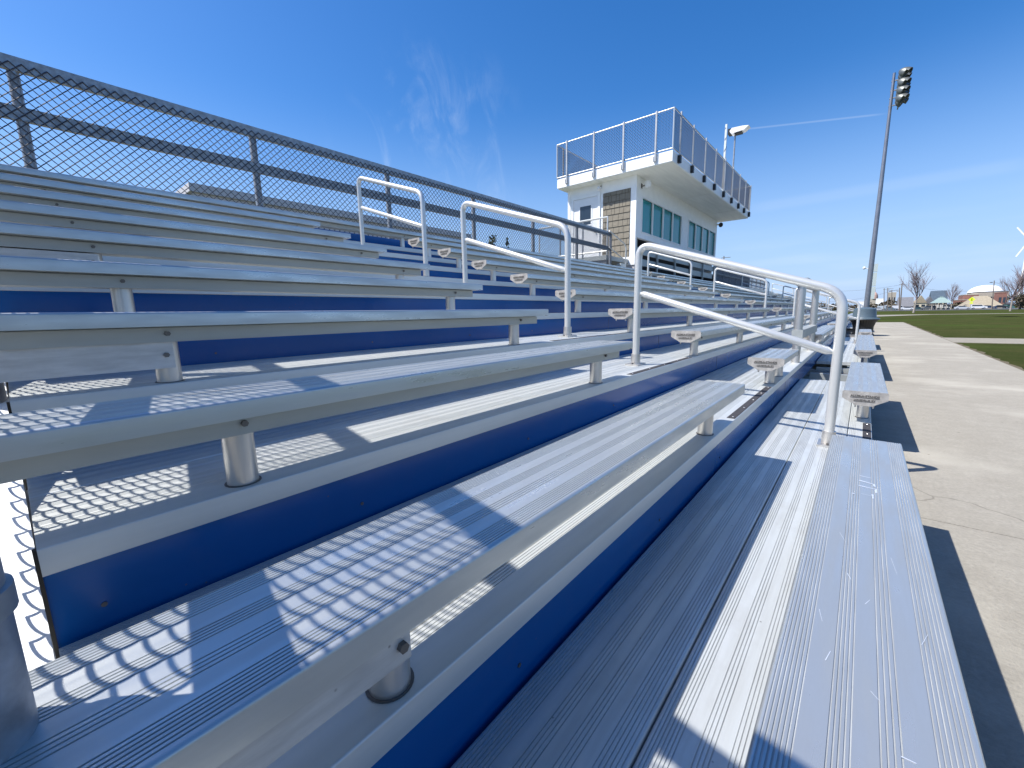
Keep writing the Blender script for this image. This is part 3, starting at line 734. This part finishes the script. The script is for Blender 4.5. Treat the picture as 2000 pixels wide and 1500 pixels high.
spk((-5.68, 13.72, 4.98), 'white loudspeaker under the roof deck at the near corner of the press box')
o = thing('floodlight', (-7.14, 13.24, 5.06), 'small round white floodlight above the shingle panel', 'light')
MB().ball((0, -0.03, -0.02), 0.07, 12).build('lamp_head', WHITEP, o); MB().tube([(0, 0.0, 0.02), (0, 0.11, 0.08)], 0.02, 8).build('bracket', BOLT, o)
o = thing('floodlight', (-5.72, 22.66, 5.02), 'dark floodlight hanging at the far corner of the press box front', 'light')
MB().ball((0.02, 0, 0), 0.10, 12, (1, 1, 1.1)).build('lamp_head', DARKP, o); MB().tube([(-0.17, 0, 0.03), (0, 0, 0.04)], 0.035, 8).build('bracket', WHITEP, o)
m1 = at(1419, 243, X=-4.75); m1b = Vector((-4.75, m1.y, 5.5))
o = thing('antenna_mast', m1b, 'pale slim mast wrapped in black cable rising from the roof deck', 'mast')
MB().box(-0.035, 0.035, -0.035, 0.035, 0, m1.z - 5.5).build('pole', AL_NOSE, o)
pts = [(0.045 * cos(k * 0.9), 0.045 * sin(k * 0.9), (m1.z - 5.5) * (0.35 + 0.6 * k / 26)) for k in range(27)]
MB().tube(pts, 0.008, 5).build('cable', DARKP, o)
m2 = at(1436, 262, X=-4.75)
o = thing('floodlight', (-4.75, m2.y, 5.5), 'white box floodlight on a thin post standing on the roof deck', 'light')
MB().tube([(0, 0, 0), (0, 0, m2.z - 5.5)], 0.03, 8).build('pole', GALV, o)
b = MB(); hz = m2.z - 5.5 + 0.05
b.prof_y([(-0.12, -0.05), (0.35, -0.02), (0.52, 0.10), (0.30, 0.14), (-0.10, 0.16), (-0.18, 0.06)], -0.18, 0.18); 
hh = b.build('lamp_head', WHITEP, o); hh.location = (0, 0, hz)
b = MB(); b.box(-0.25, -0.10, -0.16, 0.16, -0.04, 0.16); b.box(0.0, 0.26, -0.15, 0.15, -0.075, -0.05); ll = b.build('lamp_housing', DARKP, o); ll.location = (0, 0, hz)

# landing and steps beside the press box
lt = thing('landing', (-7.2, 12.5, 2.0), 'raised landing with chain link guard outside the press box door', 'landing')
MB().box(-8.6, -6.10, 11.80, PY0 - 0.031, 2.55, 2.68).build('platform', AL_UNDER, lt, world=True)
for k in range(3): MB().box(-6.10, -5.96 + 0.0, 11.9 + 0.3 * k, 12.2 + 0.3 * k - 0.004, 2.0, 2.15 + 0.17 * k).build('step', AL_TREAD, lt, world=True)
MB().box(-8.58, -6.12, 11.84, 11.90, 0.0, 2.55).build('skirt', FRAME, lt, world=True)
b = MB(); b.tube([(-8.57, 11.8, 2.68), (-8.57, 11.8, 3.76), (-6.08, 11.8, 3.76), (-6.08, 11.8, 2.68)], 0.03, 10); b.build('guard_rail', RAILM, lt, world=True)
MB().tube([(-8.57, 11.8, 2.80), (-6.08, 11.8, 2.80)], 0.024, 8).build('guard_rail', RAILM, lt, world=True)
for x in (-7.74, -6.91): MB().tube([(x, 11.8, 2.68), (x, 11.8, 3.76)], 0.026, 8).build('guard_post', GALV, lt, world=True)
chain(MB(), (-8.57, 11.78, 2.80), (1, 0, 0), (0, 0, 1), 2.49, 0.96, 0.0762, 0.0035, 3, 1).build('wire_mesh', WIRE, lt, world=True)
hr = thing('stair_rail', (-5.88, 12.7, tz(9)), 'thin white stair rail beside the shingle wall', 'handrail')
MB().tube([(-5.9, 11.57, 3.31), (-5.9, 12.58, 3.06), (-5.9, 12.67, 3.0), (-5.9, 12.70, 2.93), (-5.9, 12.70, 2.03)], 0.021, 10).build('pipe', RAILM, hr, world=True)
MB().tube([(-5.9, 11.57, 2.86), (-5.9, 12.70, 2.56)], 0.017, 10).build('mid_rail', RAILM, hr, world=True)

# ------------------------------------------------------------------ litter bin in the middle bay
lb = thing('litter_bin', (0.0, 19.35, 0), 'large black slatted litter bin with a slate grey domed lid', 'litter bin')
b = MB(); ns = 30
for k in range(ns):
    a = 2 * pi * k / ns; pts = [(0.30, 0.04), (0.285, 0.16), (0.29, 0.32), (0.33, 0.46), (0.405, 0.56)]
    prev = None
    for (r_, z_) in pts:
        cur = [(r_ * cos(a - 0.085), r_ * sin(a - 0.085), z_), (r_ * cos(a + 0.085), r_ * sin(a + 0.085), z_)]
        if prev: b.add(prev + cur, [(0, 1, 3, 2)])
        prev = cur
b.tube([(0.41 * cos(2 * pi * k / 28), 0.41 * sin(2 * pi * k / 28), 0.565) for k in range(28)], 0.018, 6, closed=True)
b.tube([(0.31 * cos(2 * pi * k / 28), 0.31 * sin(2 * pi * k / 28), 0.05) for k in range(28)], 0.014, 6, closed=True)
b.build('slatted_body', DARKP, lb)
MB().lathe([(0.265, 0.03), (0.27, 0.30), (0.30, 0.50), (0.31, 0.54)], n=28).build('liner', DARKP, lb)
for k in range(4):
    a = 2 * pi * k / 4 + 0.5; MB().obox((0.30 * cos(a), 0.30 * sin(a), 0.10), (0.36 * cos(a), 0.36 * sin(a), 0.0), 0.05, 0.02).build('foot', DARKP, lb)
MB().lathe([(0.42, 0.565), (0.43, 0.585), (0.42, 0.61), (0.345, 0.63), (0.335, 0.65), (0.315, 0.86), (0.305, 0.93), (0.27, 0.955), (0.12, 0.985), (0.02, 0.99)], n=32).build('lid', GREYP, lb)

# ------------------------------------------------------------------ floodlight mast
LAMPH = mat('dull_lamp_housing', (0.17, 0.18, 0.17), 0.45, 0.5, 0.2, 6)
fm = thing('floodlight_mast', (0.06, 45, 0), 'tall tapering grey steel mast with a cluster of stadium floodlights', 'floodlight mast')
MB().tube([(0, 0, 0), (0, 0, 6), (0, 0, 18.15)], [0.19, 0.165, 0.085], 16).build('mast', POLE, fm)
rr = random.Random(5)
for lv in range(4):
    z = 17.75 - lv * 0.52 + (0.0 if lv else 0.15)
    a_ = MB().box(-0.12, 0.55, -0.05, 0.05, z - 0.32, z - 0.26); a_.box(0.40, 0.48, -1.0, 1.0, z - 0.34, z - 0.26); a_.build('cross_arm', GALV, fm)
    for j in range(3 if lv < 3 else 2):
        yy_ = -0.75 + 0.75 * j
        b = MB(); ax = Vector((0.78, -0.20 + 0.2 * j, -0.55)).normalized()
        c0 = Vector((0.30 + 0.0 * lv, yy_, z)); u_ = ax.cross(Vector((0, 0, 1))).normalized(); v_ = u_.cross(ax)
        ring = []
        prof = [(0.05, -0.05), (0.16, 0.02), (0.27, 0.18), (0.32, 0.36), (0.33, 0.44), (0.30, 0.44), (0.24, 0.22)]
        for r_, t_ in prof:
            for k in range(14): ring.append(c0 + ax * t_ + (u_ * cos(2 * pi * k / 14) + v_ * sin(2 * pi * k / 14)) * r_)
        b.add(ring, [(i * 14 + k, i * 14 + (k + 1) % 14, (i + 1) * 14 + (k + 1) % 14, (i + 1) * 14 + k) for i in range(len(prof) - 1) for k in range(14)])
        b.cur = 1; b.add([c0 + ax * 0.36 + (u_ * cos(2 * pi * k / 14) + v_ * sin(2 * pi * k / 14)) * 0.31 for k in range(14)], [tuple(range(14))])
        # visor over the rim
        b.cur = 0
        vis = []
        for t_, r_ in ((0.40, 0.335), (0.62, 0.345)):
            for k in range(8): an = pi * (0.08 + 0.84 * k / 7); vis.append(c0 + ax * t_ + (u_ * cos(an) + v_ * sin(an)) * r_)
        b.add(vis, [(k, k + 1, 8 + k + 1, 8 + k) for k in range(7)])
        b.tube([c0 + ax * 0.0, (0.54, yy_, z - 0.28)], 0.05, 6)
        b.build('floodlight_head', [LAMPH, LENS], fm)
CABM = mat('pale_cabinet', (0.50, 0.56, 0.53), 0.5, 0.2)
for z0, z1 in ((1.62, 2.62), (2.66, 3.72), (3.76, 4.4)): MB().box(0.19, 0.42, -0.12, 0.12, z0, z1 - 0.03).build('ballast_box', CABM, fm)
MB().ball((-0.42, 0, 4.1), 0.11, 12).build('camera_dome', WHITEP, fm); MB().tube([(-0.4, 0, 4.12), (-0.1, 0, 4.0)], 0.03, 6).build('camera_arm', WHITEP, fm)


# ------------------------------------------------------------------ background: building behind the stand
gy = thing('gym_building', (-22, 5.8, 0), 'long low grey building with a flat roof behind the back fence', 'building')
MB().box(-40, -22, 5.79, 21.8, 0, 6.25).build('wall', GYM, gy, world=True)
b = MB(); b.box(-40.15, -21.85, 5.64, 21.95, 6.25, 6.58); b.build('fascia', GYM, gy, world=True)
for k in range(5): MB().box(-21.99, -21.95, 7.5 + 3 * k, 8.9 + 3 * k, 3.0, 4.2).build('window', GLASSD, gy, world=True)


# ------------------------------------------------------------------ trees
def bare_tree(name, loc, h, spread, label, cat='tree', seed=1, r0=0.12, lean=(0.05, 0), trunk_h=0.28):
    rg = random.Random(seed); o = thing(name, loc, label, cat)
    tr = MB(); cr = MB()
    tr.tube([(0, 0, -0.05), (lean[0] * h * 0.2, 0, h * trunk_h)], [r0, r0 * 0.75], 8)
    def br(p, d, ln, r, dep):
        n = 3; pts = [p]; cur = Vector(p); dd = Vector(d)
        for i in range(n):
            dd = (dd + Vector((rg.uniform(-.18, .18), rg.uniform(-.18, .18), rg.uniform(-0.02, .16)))).normalized(); cur = cur + dd * ln / n; pts.append(cur.copy())
        rs = [r, r * 0.85, r * 0.7, r * 0.5]; cr.tube(pts, rs, 5 if dep < 2 else 3, caps=False)
        if dep >= 5 or ln < h * 0.03: return
        for i in range(1, 4):
            for s in range(2 if dep < 3 else 1):
                if rg.random() < 0.92:
                    a = rg.uniform(0, 2 * pi); sp = rg.uniform(0.35, 0.75) * spread
                    nd = (dd + Vector((cos(a), sin(a), rg.uniform(-0.1, 0.25))) * sp).normalized(); br(pts[i], nd, ln * rg.uniform(0.5, 0.68), r * 0.48, dep + 1)
        br(pts[-1], dd, ln * 0.6, r * 0.5, dep + 1)
    base = Vector((lean[0] * h * 0.2, 0, h * trunk_h))
    br(base, (lean[0], lean[1], 1), h * 0.38, r0 * 0.7, 1)
    for k in range(5):
        a = 2 * pi * k / 5 + rg.uniform(-.3, .3); br(base + Vector((0, 0, h * 0.02 * k)), Vector((cos(a) * 0.7, sin(a) * 0.7, 1)).normalized(), h * 0.30, r0 * 0.42, 2)
    tr.build('trunk', mat('pale_bark', (0.33, 0.29, 0.25), 0.9, 0, 0.2, 4), o); cr.build('crown', TWIG, o)
    return o


p = at(1784, 611, Z=0); bare_tree('bare_tree', p, 6.6, 1.0, 'leafless young tree with a fan of reddish branches on the lawn', seed=4, r0=0.13, lean=(0.10, 0))
p = at(1973, 607.5, Z=0); bare_tree('bare_tree', p, 5.6, 0.9, 'leafless tree at the right edge in front of a dark shrub', seed=9, r0=0.12, lean=(0.02, 0))
p = at(1990, 600, Y=260); bare_tree('bare_tree', (p.x, 260, -0.7), 15, 0.85, 'tall twiggy pale tree behind the dark shrub at the right edge', seed=12, r0=0.3)
p = at(1857, 598, Y=300); bare_tree('bare_tree', (p.x, 300, -0.7), 11, 0.9, 'distant grey bare tree between the green pavilion and the brick complex', seed=21, r0=0.25)


def leafy(name, loc, h, wd, label, mt, seed, n=900, leaf=0.25, shape='cone', cat='tree'):
    rg = random.Random(seed); o = thing(name, loc, label, cat); MB().tube([(0, 0, -0.1), (0, 0, h * 0.8)], [wd * 0.06, wd * 0.02], 6).build('trunk', BARK, o)
    b = MB(); lobes = [(rg.uniform(-.35, .35) * wd, rg.uniform(-.35, .35) * wd, rg.uniform(0.15, 0.85) * h) for _ in range(14)]
    for i in range(n):
        if shape == 'cone':
            t = rg.random() ** 1.2; z = h * (0.06 + 0.94 * t); rr_ = wd * 0.5 * (1 - t) * rg.uniform(0.4, 1.1) + 0.05; a = rg.uniform(0, 2 * pi); c = Vector((rr_ * cos(a), rr_ * sin(a), z))
        elif shape == 'spiky':
            l_ = lobes[i % 14]; t = rg.random(); c = Vector((l_[0] * (0.5 + t * 0.8) + rg.uniform(-.07, .07) * wd, l_[1] * (0.5 + t * 0.8) + rg.uniform(-.07, .07) * wd, l_[2] * 0.8 + t * h * 0.24))
        else:
            l_ = lobes[i % 14]; q_ = Vector((rg.gauss(0, 1), rg.gauss(0, 1), rg.gauss(0, 1))).normalized() * wd * 0.22 * rg.uniform(0.5, 1.1); c = Vector(l_) + q_; c.z = max(0.05, c.z)
        s = leaf * rg.uniform(0.6, 1.3); e1 = Vector((rg.gauss(0, 1), rg.gauss(0, 1), rg.gauss(0, 1))).normalized(); e2 = e1.cross(Vector((rg.gauss(0, 1), rg.gauss(0, 1), rg.gauss(0, 1)))).normalized()
        b.add([c - e1 * s, c + e2 * s * 0.5, c + e1 * s, c - e2 * s * 0.5], [(0, 1, 2, 3)])
    b.build('crown', mt, o); return o


p = at(950, 441, Y=26); leafy('pine_tree', (p.x, 26, 0), p.z + 0.1, 3.2, 'spiky dark pine top seen through the back fence', LEAF, 3, 1500, 0.16, 'spiky')
p = at(991, 480, Y=30); leafy('pine_tree', (p.x, 30, 0), p.z + 0.7, 1.6, 'smaller pine tip right of the spiky pine behind the fence', LEAF, 5, 500, 0.13, 'cone')
p = at(1992, 600, Y=150); leafy('evergreen_shrub', (p.x, 150, gz(150)), 3.6, 4.2, 'dark evergreen shrub at the right edge behind the leafless tree', SHRUBM, 6, 1600, 0.22, 'lobe', 'shrub')
b = MB(); rg = random.Random(8)
for i in range(5200):
    t = rg.random(); p = at(1340 + 550 * t, 598, Y=330); hh_ = 4.2 * (0.55 + 0.45 * abs(sin(t * 37) * cos(t * 13))) * (1.3 if t < 0.75 else 0.8)
    c = Vector((p.x, 330 + rg.uniform(-6, 6), -0.7 + rg.random() * hh_)); s = rg.uniform(0.35, 0.8); e1 = Vector((rg.gauss(0, 1), rg.gauss(0, 1), rg.gauss(0, 1))).normalized(); e2 = e1.cross(Vector((rg.gauss(0, 1), rg.gauss(0, 1), 1))).normalized()
    b.add([c - e1 * s, c + e2 * s * 0.7, c + e1 * s, c - e2 * s * 0.7], [(0, 1, 2, 3)])
tag(b.build('distant_hedge_line', SHRUBM), 'distant brown and green hedge line behind the parked cars', 'hedge', kind='stuff')


# ------------------------------------------------------------------ distant buildings
def bld(name, label, cat, px0, px1, pytop, Y, dep, wallm, roofm, roof='flat', roofh=2.0, win=0, winm=None, zb=-0.7, eave=None):
    a = at(px0, pytop, Y=Y); c = at(px1, pytop, Y=Y); x0, x1 = a.x, c.x; zt = (a.z + c.z) / 2
    o = thing(name, ((x0 + x1) / 2, Y + dep / 2, zb), label, cat)
    ze = zt - (roofh if roof != 'flat' else 0)
    MB().box(x0, x1, Y, Y + dep, zb, ze).build('wall', wallm, o, world=True)
    ov = 0.03 * (x1 - x0)
    if roof == 'flat': MB().box(x0 - 0.1, x1 + 0.1, Y - 0.1, Y + dep + 0.1, ze, ze + 0.35).build('roof', roofm, o, world=True)
    elif roof == 'gable':
        MB().add([(x0 - ov, Y - 0.3, ze), (x1 + ov, Y - 0.3, ze), (x1 + ov, Y + dep + 0.3, ze), (x0 - ov, Y + dep + 0.3, ze), (x0 - ov, Y + dep / 2, zt), (x1 + ov, Y + dep / 2, zt)], [(0, 1, 5, 4), (2, 3, 4, 5), (0, 4, 3), (1, 2, 5), (0, 3, 2, 1)]).build('roof', roofm, o, world=True, ang=10)
    elif roof == 'gablefront':
        xm = (x0 + x1) / 2; MB().add([(x0 - ov, Y - 0.3, ze), (x1 + ov, Y - 0.3, ze), (x1 + ov, Y + dep + 0.3, ze), (x0 - ov, Y + dep + 0.3, ze), (xm, Y - 0.3, zt), (xm, Y + dep + 0.3, zt)], [(0, 3, 5, 4), (1, 4, 5, 2), (0, 4, 1), (2, 5, 3), (0, 1, 2, 3)]).build('roof', roofm, o, world=True, ang=10)
    elif roof == 'hip':
        i_ = (x1 - x0) * 0.36; MB().add([(x0 - ov, Y - 0.4, ze), (x1 + ov, Y - 0.4, ze), (x1 + ov, Y + dep + 0.4, ze), (x0 - ov, Y + dep + 0.4, ze), (x0 + i_, Y + dep / 2, zt), (x1 - i_, Y + dep / 2, zt)], [(0, 1, 5, 4), (1, 2, 5), (2, 3, 4, 5), (3, 0, 4), (0, 3, 2, 1)]).build('roof', roofm, o, world=True, ang=10)
    for k in range(win):
        t = (k + 0.5) / win; xc = x0 + (x1 - x0) * t; ww = (x1 - x0) / win * 0.3; zc_ = (zb + ze) / 2 + 0.2; hh_ = (ze - zb) * 0.18
        MB().box(xc - ww, xc + ww, Y - 0.06, Y - 0.01, zc_ - hh_, zc_ + hh_).build('window', winm or GLASSD, o, world=True)
    return o


bld('brick_building', 'low red brick building with grey roof left of the leafless tree', 'building', 1756, 1786, 580, 310, 14, BRICK, GREYR, 'gable', 5, 4)
bld('house', 'cream gabled house just right of the leafless tree', 'house', 1788, 1812, 577, 320, 14, CREAM, TANR, 'gablefront', 4, 2)
bld('mansion', 'large house with slate blue roof and cream front above the pavilion', 'house', 1822, 1853, 567, 340, 16, CREAM, BLUER, 'gable', 5.5, 4)
bld('house', 'small grey house with pale gables left of the mansion', 'house', 1806, 1828, 579, 335, 10, CREAM, GREYR, 'gablefront', 4, 2)
bld('brick_building', 'stepped red brick school block left of the white dome', 'building', 1873, 1905, 586, 330, 20, BRICK, TANB, 'flat', 0, 5)
bld('brick_building', 'upper red brick storey below the left rim of the dome', 'building', 1884, 1912, 576, 345, 20, BRICK, TANB, 'flat', 0, 4)
bld('arena_base', 'long grey and brick arena wall under the white dome', 'building', 1908, 1972, 570, 350, 30, TANB, GREYR, 'flat', 0, 7)
bld('brick_building', 'bright red brick block right of the arena wall', 'building', 1951, 1968, 572, 335, 10, BRICK, BRICK, 'flat', 0, 2)
bld('tan_roofed_hall', 'wide hall with a broad tan hipped roof behind the white off-roader', 'building', 1878, 1978, 577, 300, 26, TANB, TANR, 'hip', 7.2, 0)
bld('green_shed', 'small teal shed right of the tan roofed hall', 'shed', 1968, 1984, 590, 290, 8, mat('teal_paint', (0.05, 0.13, 0.12), 0.7), DARKIN, 'gable', 1.0, 0)
bld('white_warehouse', 'white flat warehouse left of the utility poles', 'building', 1712, 1727, 583.5, 420, 20, DOMEW, DOMEW, 'flat', 0, 0)
bld('white_tent', 'small white flat building just left of the floodlight mast', 'building', 1676, 1688, 589, 300, 10, DOMEW, DOMEW, 'flat', 0, 0)
o = bld('office_tower', 'pale beige tower block behind the utility poles', 'building', 1736, 1751, 571, 520, 20, TANB, DOMEW, 'flat', 0, 3)
# domed tower
p = at(1707, 584, Y=480); o = thing('domed_tower', (p.x, 480, -0.7), 'pinkish domed tower with a spire right of the floodlight mast', 'tower')
MB().box(-3.0, 3.0, -2, 2, 0, p.z + 0.9).build('wall', TANB, o)
MB().lathe([(2.6, p.z + 0.7), (2.5, p.z + 3.0), (1.9, p.z + 5.0), (0.8, p.z + 6.4), (0.35, p.z + 6.8), (0.3, p.z + 8.4), (0.05, p.z + 9.6)], n=14).build('dome', mat('pink_stone', (0.45, 0.30, 0.25), 0.8), o)
# big white dome
a = at(1906, 572, Y=365); c = at(1990, 572, Y=365); rad = (c.x - a.x) / 2; top = at(1945, 553, Y=365).z
o = thing('domed_roof', ((a.x + c.x) / 2, 395, -0.7), 'huge shallow white dome above the brick buildings', 'dome')
zb_ = at(1906, 572, Y=365).z + 0.7
MB().lathe([(rad, 0), (rad, zb_ - 0.2)] + [(rad * cos(t * pi / 2 / 8), zb_ + (top + 0.7 - zb_) * sin(t * pi / 2 / 8)) for t in range(8)] + [(0.2, top + 0.7)], n=40).build('shell', DOMEW, o)
# pavilion
a = at(1819, 592, Y=255); c = at(1860, 592, Y=255); xm = (a.x + c.x) / 2; hw_ = (c.x - a.x) / 2; zt = at(1841, 581, Y=255).z; ze = a.z
o = thing('pavilion', (xm, 258, -0.65), 'open pavilion with a pale green hipped roof and a small cupola', 'pavilion')
MB().add([(xm - hw_, 254, ze), (xm + hw_, 254, ze), (xm + hw_, 262, ze), (xm - hw_, 262, ze), (xm - hw_ * 0.25, 257, zt), (xm + hw_ * 0.25, 257, zt), (xm + hw_ * 0.25, 259, zt), (xm - hw_ * 0.25, 259, zt)],
         [(0, 1, 5, 4), (1, 2, 6, 5), (2, 3, 7, 6), (3, 0, 4, 7), (4, 5, 6, 7), (0, 3, 2, 1)]).build('roof', GREENR, o, world=True, ang=10)
MB().box(xm - 0.5, xm + 0.5, 257.5, 258.5, zt, zt + 0.5).build('cupola', GREENR, o, world=True)
for k in range(5):
    for y in (254.5, 261.5): MB().box(xm - hw_ * 0.92 + hw_ * 1.84 * k / 4 - 0.12, xm - hw_ * 0.92 + hw_ * 1.84 * k / 4 + 0.12, y - 0.12, y + 0.12, -0.65, ze).build('pillar', TANB, o, world=True)


# utility poles
def upole(px, pyb, pyt, Y, label, arms=1, lamp=False, r=0.16, lean=0):
    b_ = at(px, pyb, Y=Y); t_ = at(px + lean, pyt, Y=Y); zb = gz(Y) if Y < 400 else -0.7; o = thing('utility_pole', (b_.x, Y, zb), label, 'utility pole')
    h = t_.z - zb; MB().tube([(0, 0, 0), (t_.x - b_.x, 0, h)], [r, r * 0.7], 8).build('pole', WOOD, o)
    for k in range(arms): MB().box(-1.1, 1.1, -0.06, 0.06, h - 0.5 - 0.9 * k, h - 0.38 - 0.9 * k).build('cross_arm', WOOD, o)
    if lamp:
        for s in (-1, 1): MB().ball((s * 1.1, 0, h - 0.55), 0.28, 8, (1.5, 1, 0.5)).build('lamp_head', BOLT, o)
    return o


upole(1727, 600, 563, 240, 'thin dark utility pole nearest the floodlight mast')
upole(1734, 600, 562, 250, 'second utility pole right of the floodlight mast, with a crossarm', 2)
upole(1742, 600, 566, 230, 'utility pole in front of the beige tower block', 1, True)
upole(1757, 600, 562, 190, 'pale utility pole beside the tallest leaning pole', 0)
upole(1758, 602, 553, 200, 'tallest slightly leaning utility pole left of the leafless tree', 1, False, 0.2, 4)
upole(1937, 604, 548, 210, 'leaning street light pole with two lamps in front of the tan roof', 0, True, 0.16, 5)
upole(1414, 560, 500, 120, 'pole top with insulators beyond the press box', 2, False)
# wires
for (p0, p1, Y, lb_) in (((1580, 566), (1762, 556), 200, 'upper overhead wire running left from the tallest leaning pole'), ((1762, 556), (1942, 566), 205, 'overhead wire from the tallest leaning pole to the street light pole'), ((1942, 552), (2080, 548), 205, 'overhead wire running right from the street light pole'), ((1600, 590), (1762, 563), 200, 'lower overhead wire passing behind the floodlight mast')):
    a = at(*p0, Y=Y); c = at(*p1, Y=Y); tag(MB().tube([a.lerp(c, t / 10) - Vector((0, 0, 1.2 * sin(pi * t / 10))) for t in range(11)], 0.03, 3, caps=False).build('overhead_wire', WIRE), lb_, 'wire')
# crossing sign
p = at(1898, 585, Y=190); o = thing('crossing_sign', (p.x, 190, gz(190)), 'fluorescent yellow green diamond warning sign by the road', 'road sign')
h = p.z - gz(190)
MB().tube([(0, 0, 0), (0, 0, h + 0.6)], 0.05, 6).build('post', GALV, o)
MB().add([(0, -0.06, h - 0.75), (0.75, -0.06, h), (0, -0.06, h + 0.75), (-0.75, -0.06, h), (0, -0.10, h - 0.75), (0.75, -0.10, h), (0, -0.10, h + 0.75), (-0.75, -0.10, h)], [(3, 2, 1, 0), (4, 5, 6, 7), (0, 1, 5, 4), (1, 2, 6, 5), (2, 3, 7, 6), (3, 0, 4, 7)]).build('panel', YEL, o)
MB().box(-0.35, 0.35, -0.1, -0.06, h - 1.25, h - 0.85).build('lower_panel', YEL, o)
b = MB(); b.ball((0, -0.115, h + 0.3), 0.1, 8, (1, 0.1, 1)); b.box(-0.08, 0.08, -0.112, -0.105, h - 0.1, h + 0.2); b.add([(-0.08, -0.112, h - 0.1), (-0.2, -0.112, h - 0.4), (-0.1, -0.112, h - 0.4), (0.0, -0.112, h - 0.15), (0.1, -0.112, h - 0.4), (0.2, -0.112, h - 0.4), (0.08, -0.112, h - 0.1)], [(0, 1, 2, 3), (3, 4, 5, 6)]); b.build('walking_figure', DARKP, o)
# wind turbine
p = at(2009, 470, Y=800); b0 = at(1978, 560, Y=700); o = thing('wind_turbine', (p.x, 800, -0.7), 'white wind turbine far away at the right edge', 'wind turbine')
h = p.z + 0.7
MB().tube([(0, 0, 0), (0, 0, h)], [1.3, 0.7], 10).build('tower', DOMEW, o); MB().box(-1.2, 1.2, -2.5, 2.5, h - 1, h + 1.2).build('nacelle', DOMEW, o)
for k in range(3):
    an = radians(125 + 120 * k); MB().obox((0, -3, h), (20 * cos(an), -3, h + 20 * sin(an)), 0.3, 1.4, up=(-sin(an), 0, cos(an))).build('blade', DOMEW, o)


# ------------------------------------------------------------------ parked cars
def car(px, Y, col, label, kind='sedan', flip=1, metal=0.3):
    L_, wd, h = {'sedan': (4.7, 1.8, 1.42), 'suv': (4.7, 1.85, 1.8), 'van': (5.2, 1.9, 2.1)}[kind]
    p = at(px, 602, Y=Y); o = thing('parked_car', (p.x, Y, gz(Y) + 0.005), label, 'van' if kind == 'van' else 'car', 'cars parked along the far road')
    cm_ = mat('car_paint', col, 0.25, metal, 0.0)
    hl = L_ / 2
    if kind == 'sedan': pr = [(-hl, 0.3), (hl, 0.3), (hl, 0.62), (hl - 0.25, 0.80), (hl - 1.15, 0.90), (hl - 1.9, 1.36), (-hl + 1.25, h), (-hl + 0.55, 0.98), (-hl + 0.05, 0.92)]; gls = [(hl - 1.25, 0.93), (hl - 1.93, 1.31), (-hl + 1.3, 1.35), (-hl + 0.75, 0.97)]
    elif kind == 'suv': pr = [(-hl, 0.4), (hl, 0.4), (hl, 0.85), (hl - 0.15, 1.02), (hl - 1.1, 1.12), (hl - 1.6, 1.72), (-hl + 0.3, h), (-hl + 0.02, 1.1)]; gls = [(hl - 1.25, 1.15), (hl - 1.66, 1.64), (-hl + 0.4, 1.68), (-hl + 0.25, 1.15)]
    else: pr = [(-hl, 0.4), (hl, 0.4), (hl, 1.0), (hl - 0.7, 1.2), (hl - 1.3, 1.98), (hl - 1.6, h), (-hl + 0.05, h)]; gls = [(hl - 0.85, 1.25), (hl - 1.35, 1.9), (hl - 2.2, 1.9), (hl - 2.2, 1.25)]
    pr = [(x * flip, z) for x, z in pr]; gls = [(x * flip, z) for x, z in gls]
    if flip < 0: pr = pr[::-1]; gls = gls[::-1]
    MB().prof_y(pr, -wd / 2, wd / 2).build('body', cm_, o); 
    MB().prof_y(gls, -wd / 2 - 0.01, -wd / 2 + 0.02).build('side_windows', GLASSD, o); MB().prof_y(gls, wd / 2 - 0.02, wd / 2 + 0.01).build('side_windows', GLASSD, o)
    for sx in (-1, 1):
        for sy in (-1, 1):
            x = sx * (hl - 0.85); y = sy * (wd / 2 - 0.08); t_ = MB().tube([(x, y - 0.1, 0.33), (x, y + 0.1, 0.33)], 0.33, 14).build('wheel', TYRE, o)
            MB().tube([(x, y - 0.112, 0.33), (x, y + 0.112, 0.33)], 0.2, 10).build('rim', RIM, t_)
    return o


car(1716, 262, (0.6, 0.6, 0.6), 'silver car half hidden by the litter bin lid', 'sedan')
car(1727, 270, (0.55, 0.6, 0.62), 'pale grey van behind the thin dark utility pole', 'van')
car(1740, 255, (0.18, 0.24, 0.27), 'slate blue sedan in front of the beige tower block', 'sedan')
car(1754, 275, (0.75, 0.75, 0.75), 'white van behind the tallest utility pole', 'van')
car(1771, 250, (0.8, 0.8, 0.8), 'bright white sedan left of the leafless tree', 'sedan', -1)
car(1793, 262, (0.05, 0.10, 0.11), 'dark teal sedan just right of the leafless tree trunk', 'sedan')
car(1813, 258, (0.12, 0.13, 0.14), 'charcoal estate car left of the white trailer', 'suv', -1)
car(1838, 264, (0.78, 0.77, 0.72), 'white boxy trailer van under the green pavilion roof', 'van')
car(1855, 268, (0.02, 0.02, 0.02), 'black off-roader right of the white trailer van', 'suv')
car(1880, 246, (0.62, 0.64, 0.67), 'silver sedan nearest the road, left of the white off-roader', 'sedan')
car(1911, 256, (0.85, 0.85, 0.85), 'white off-roader with dark windows below the diamond sign', 'suv')
car(1930, 275, (0.03, 0.06, 0.14), 'navy blue car behind the white off-roader', 'sedan')
car(1955, 280, (0.03, 0.03, 0.04), 'black car in front of the tan roofed hall', 'sedan')
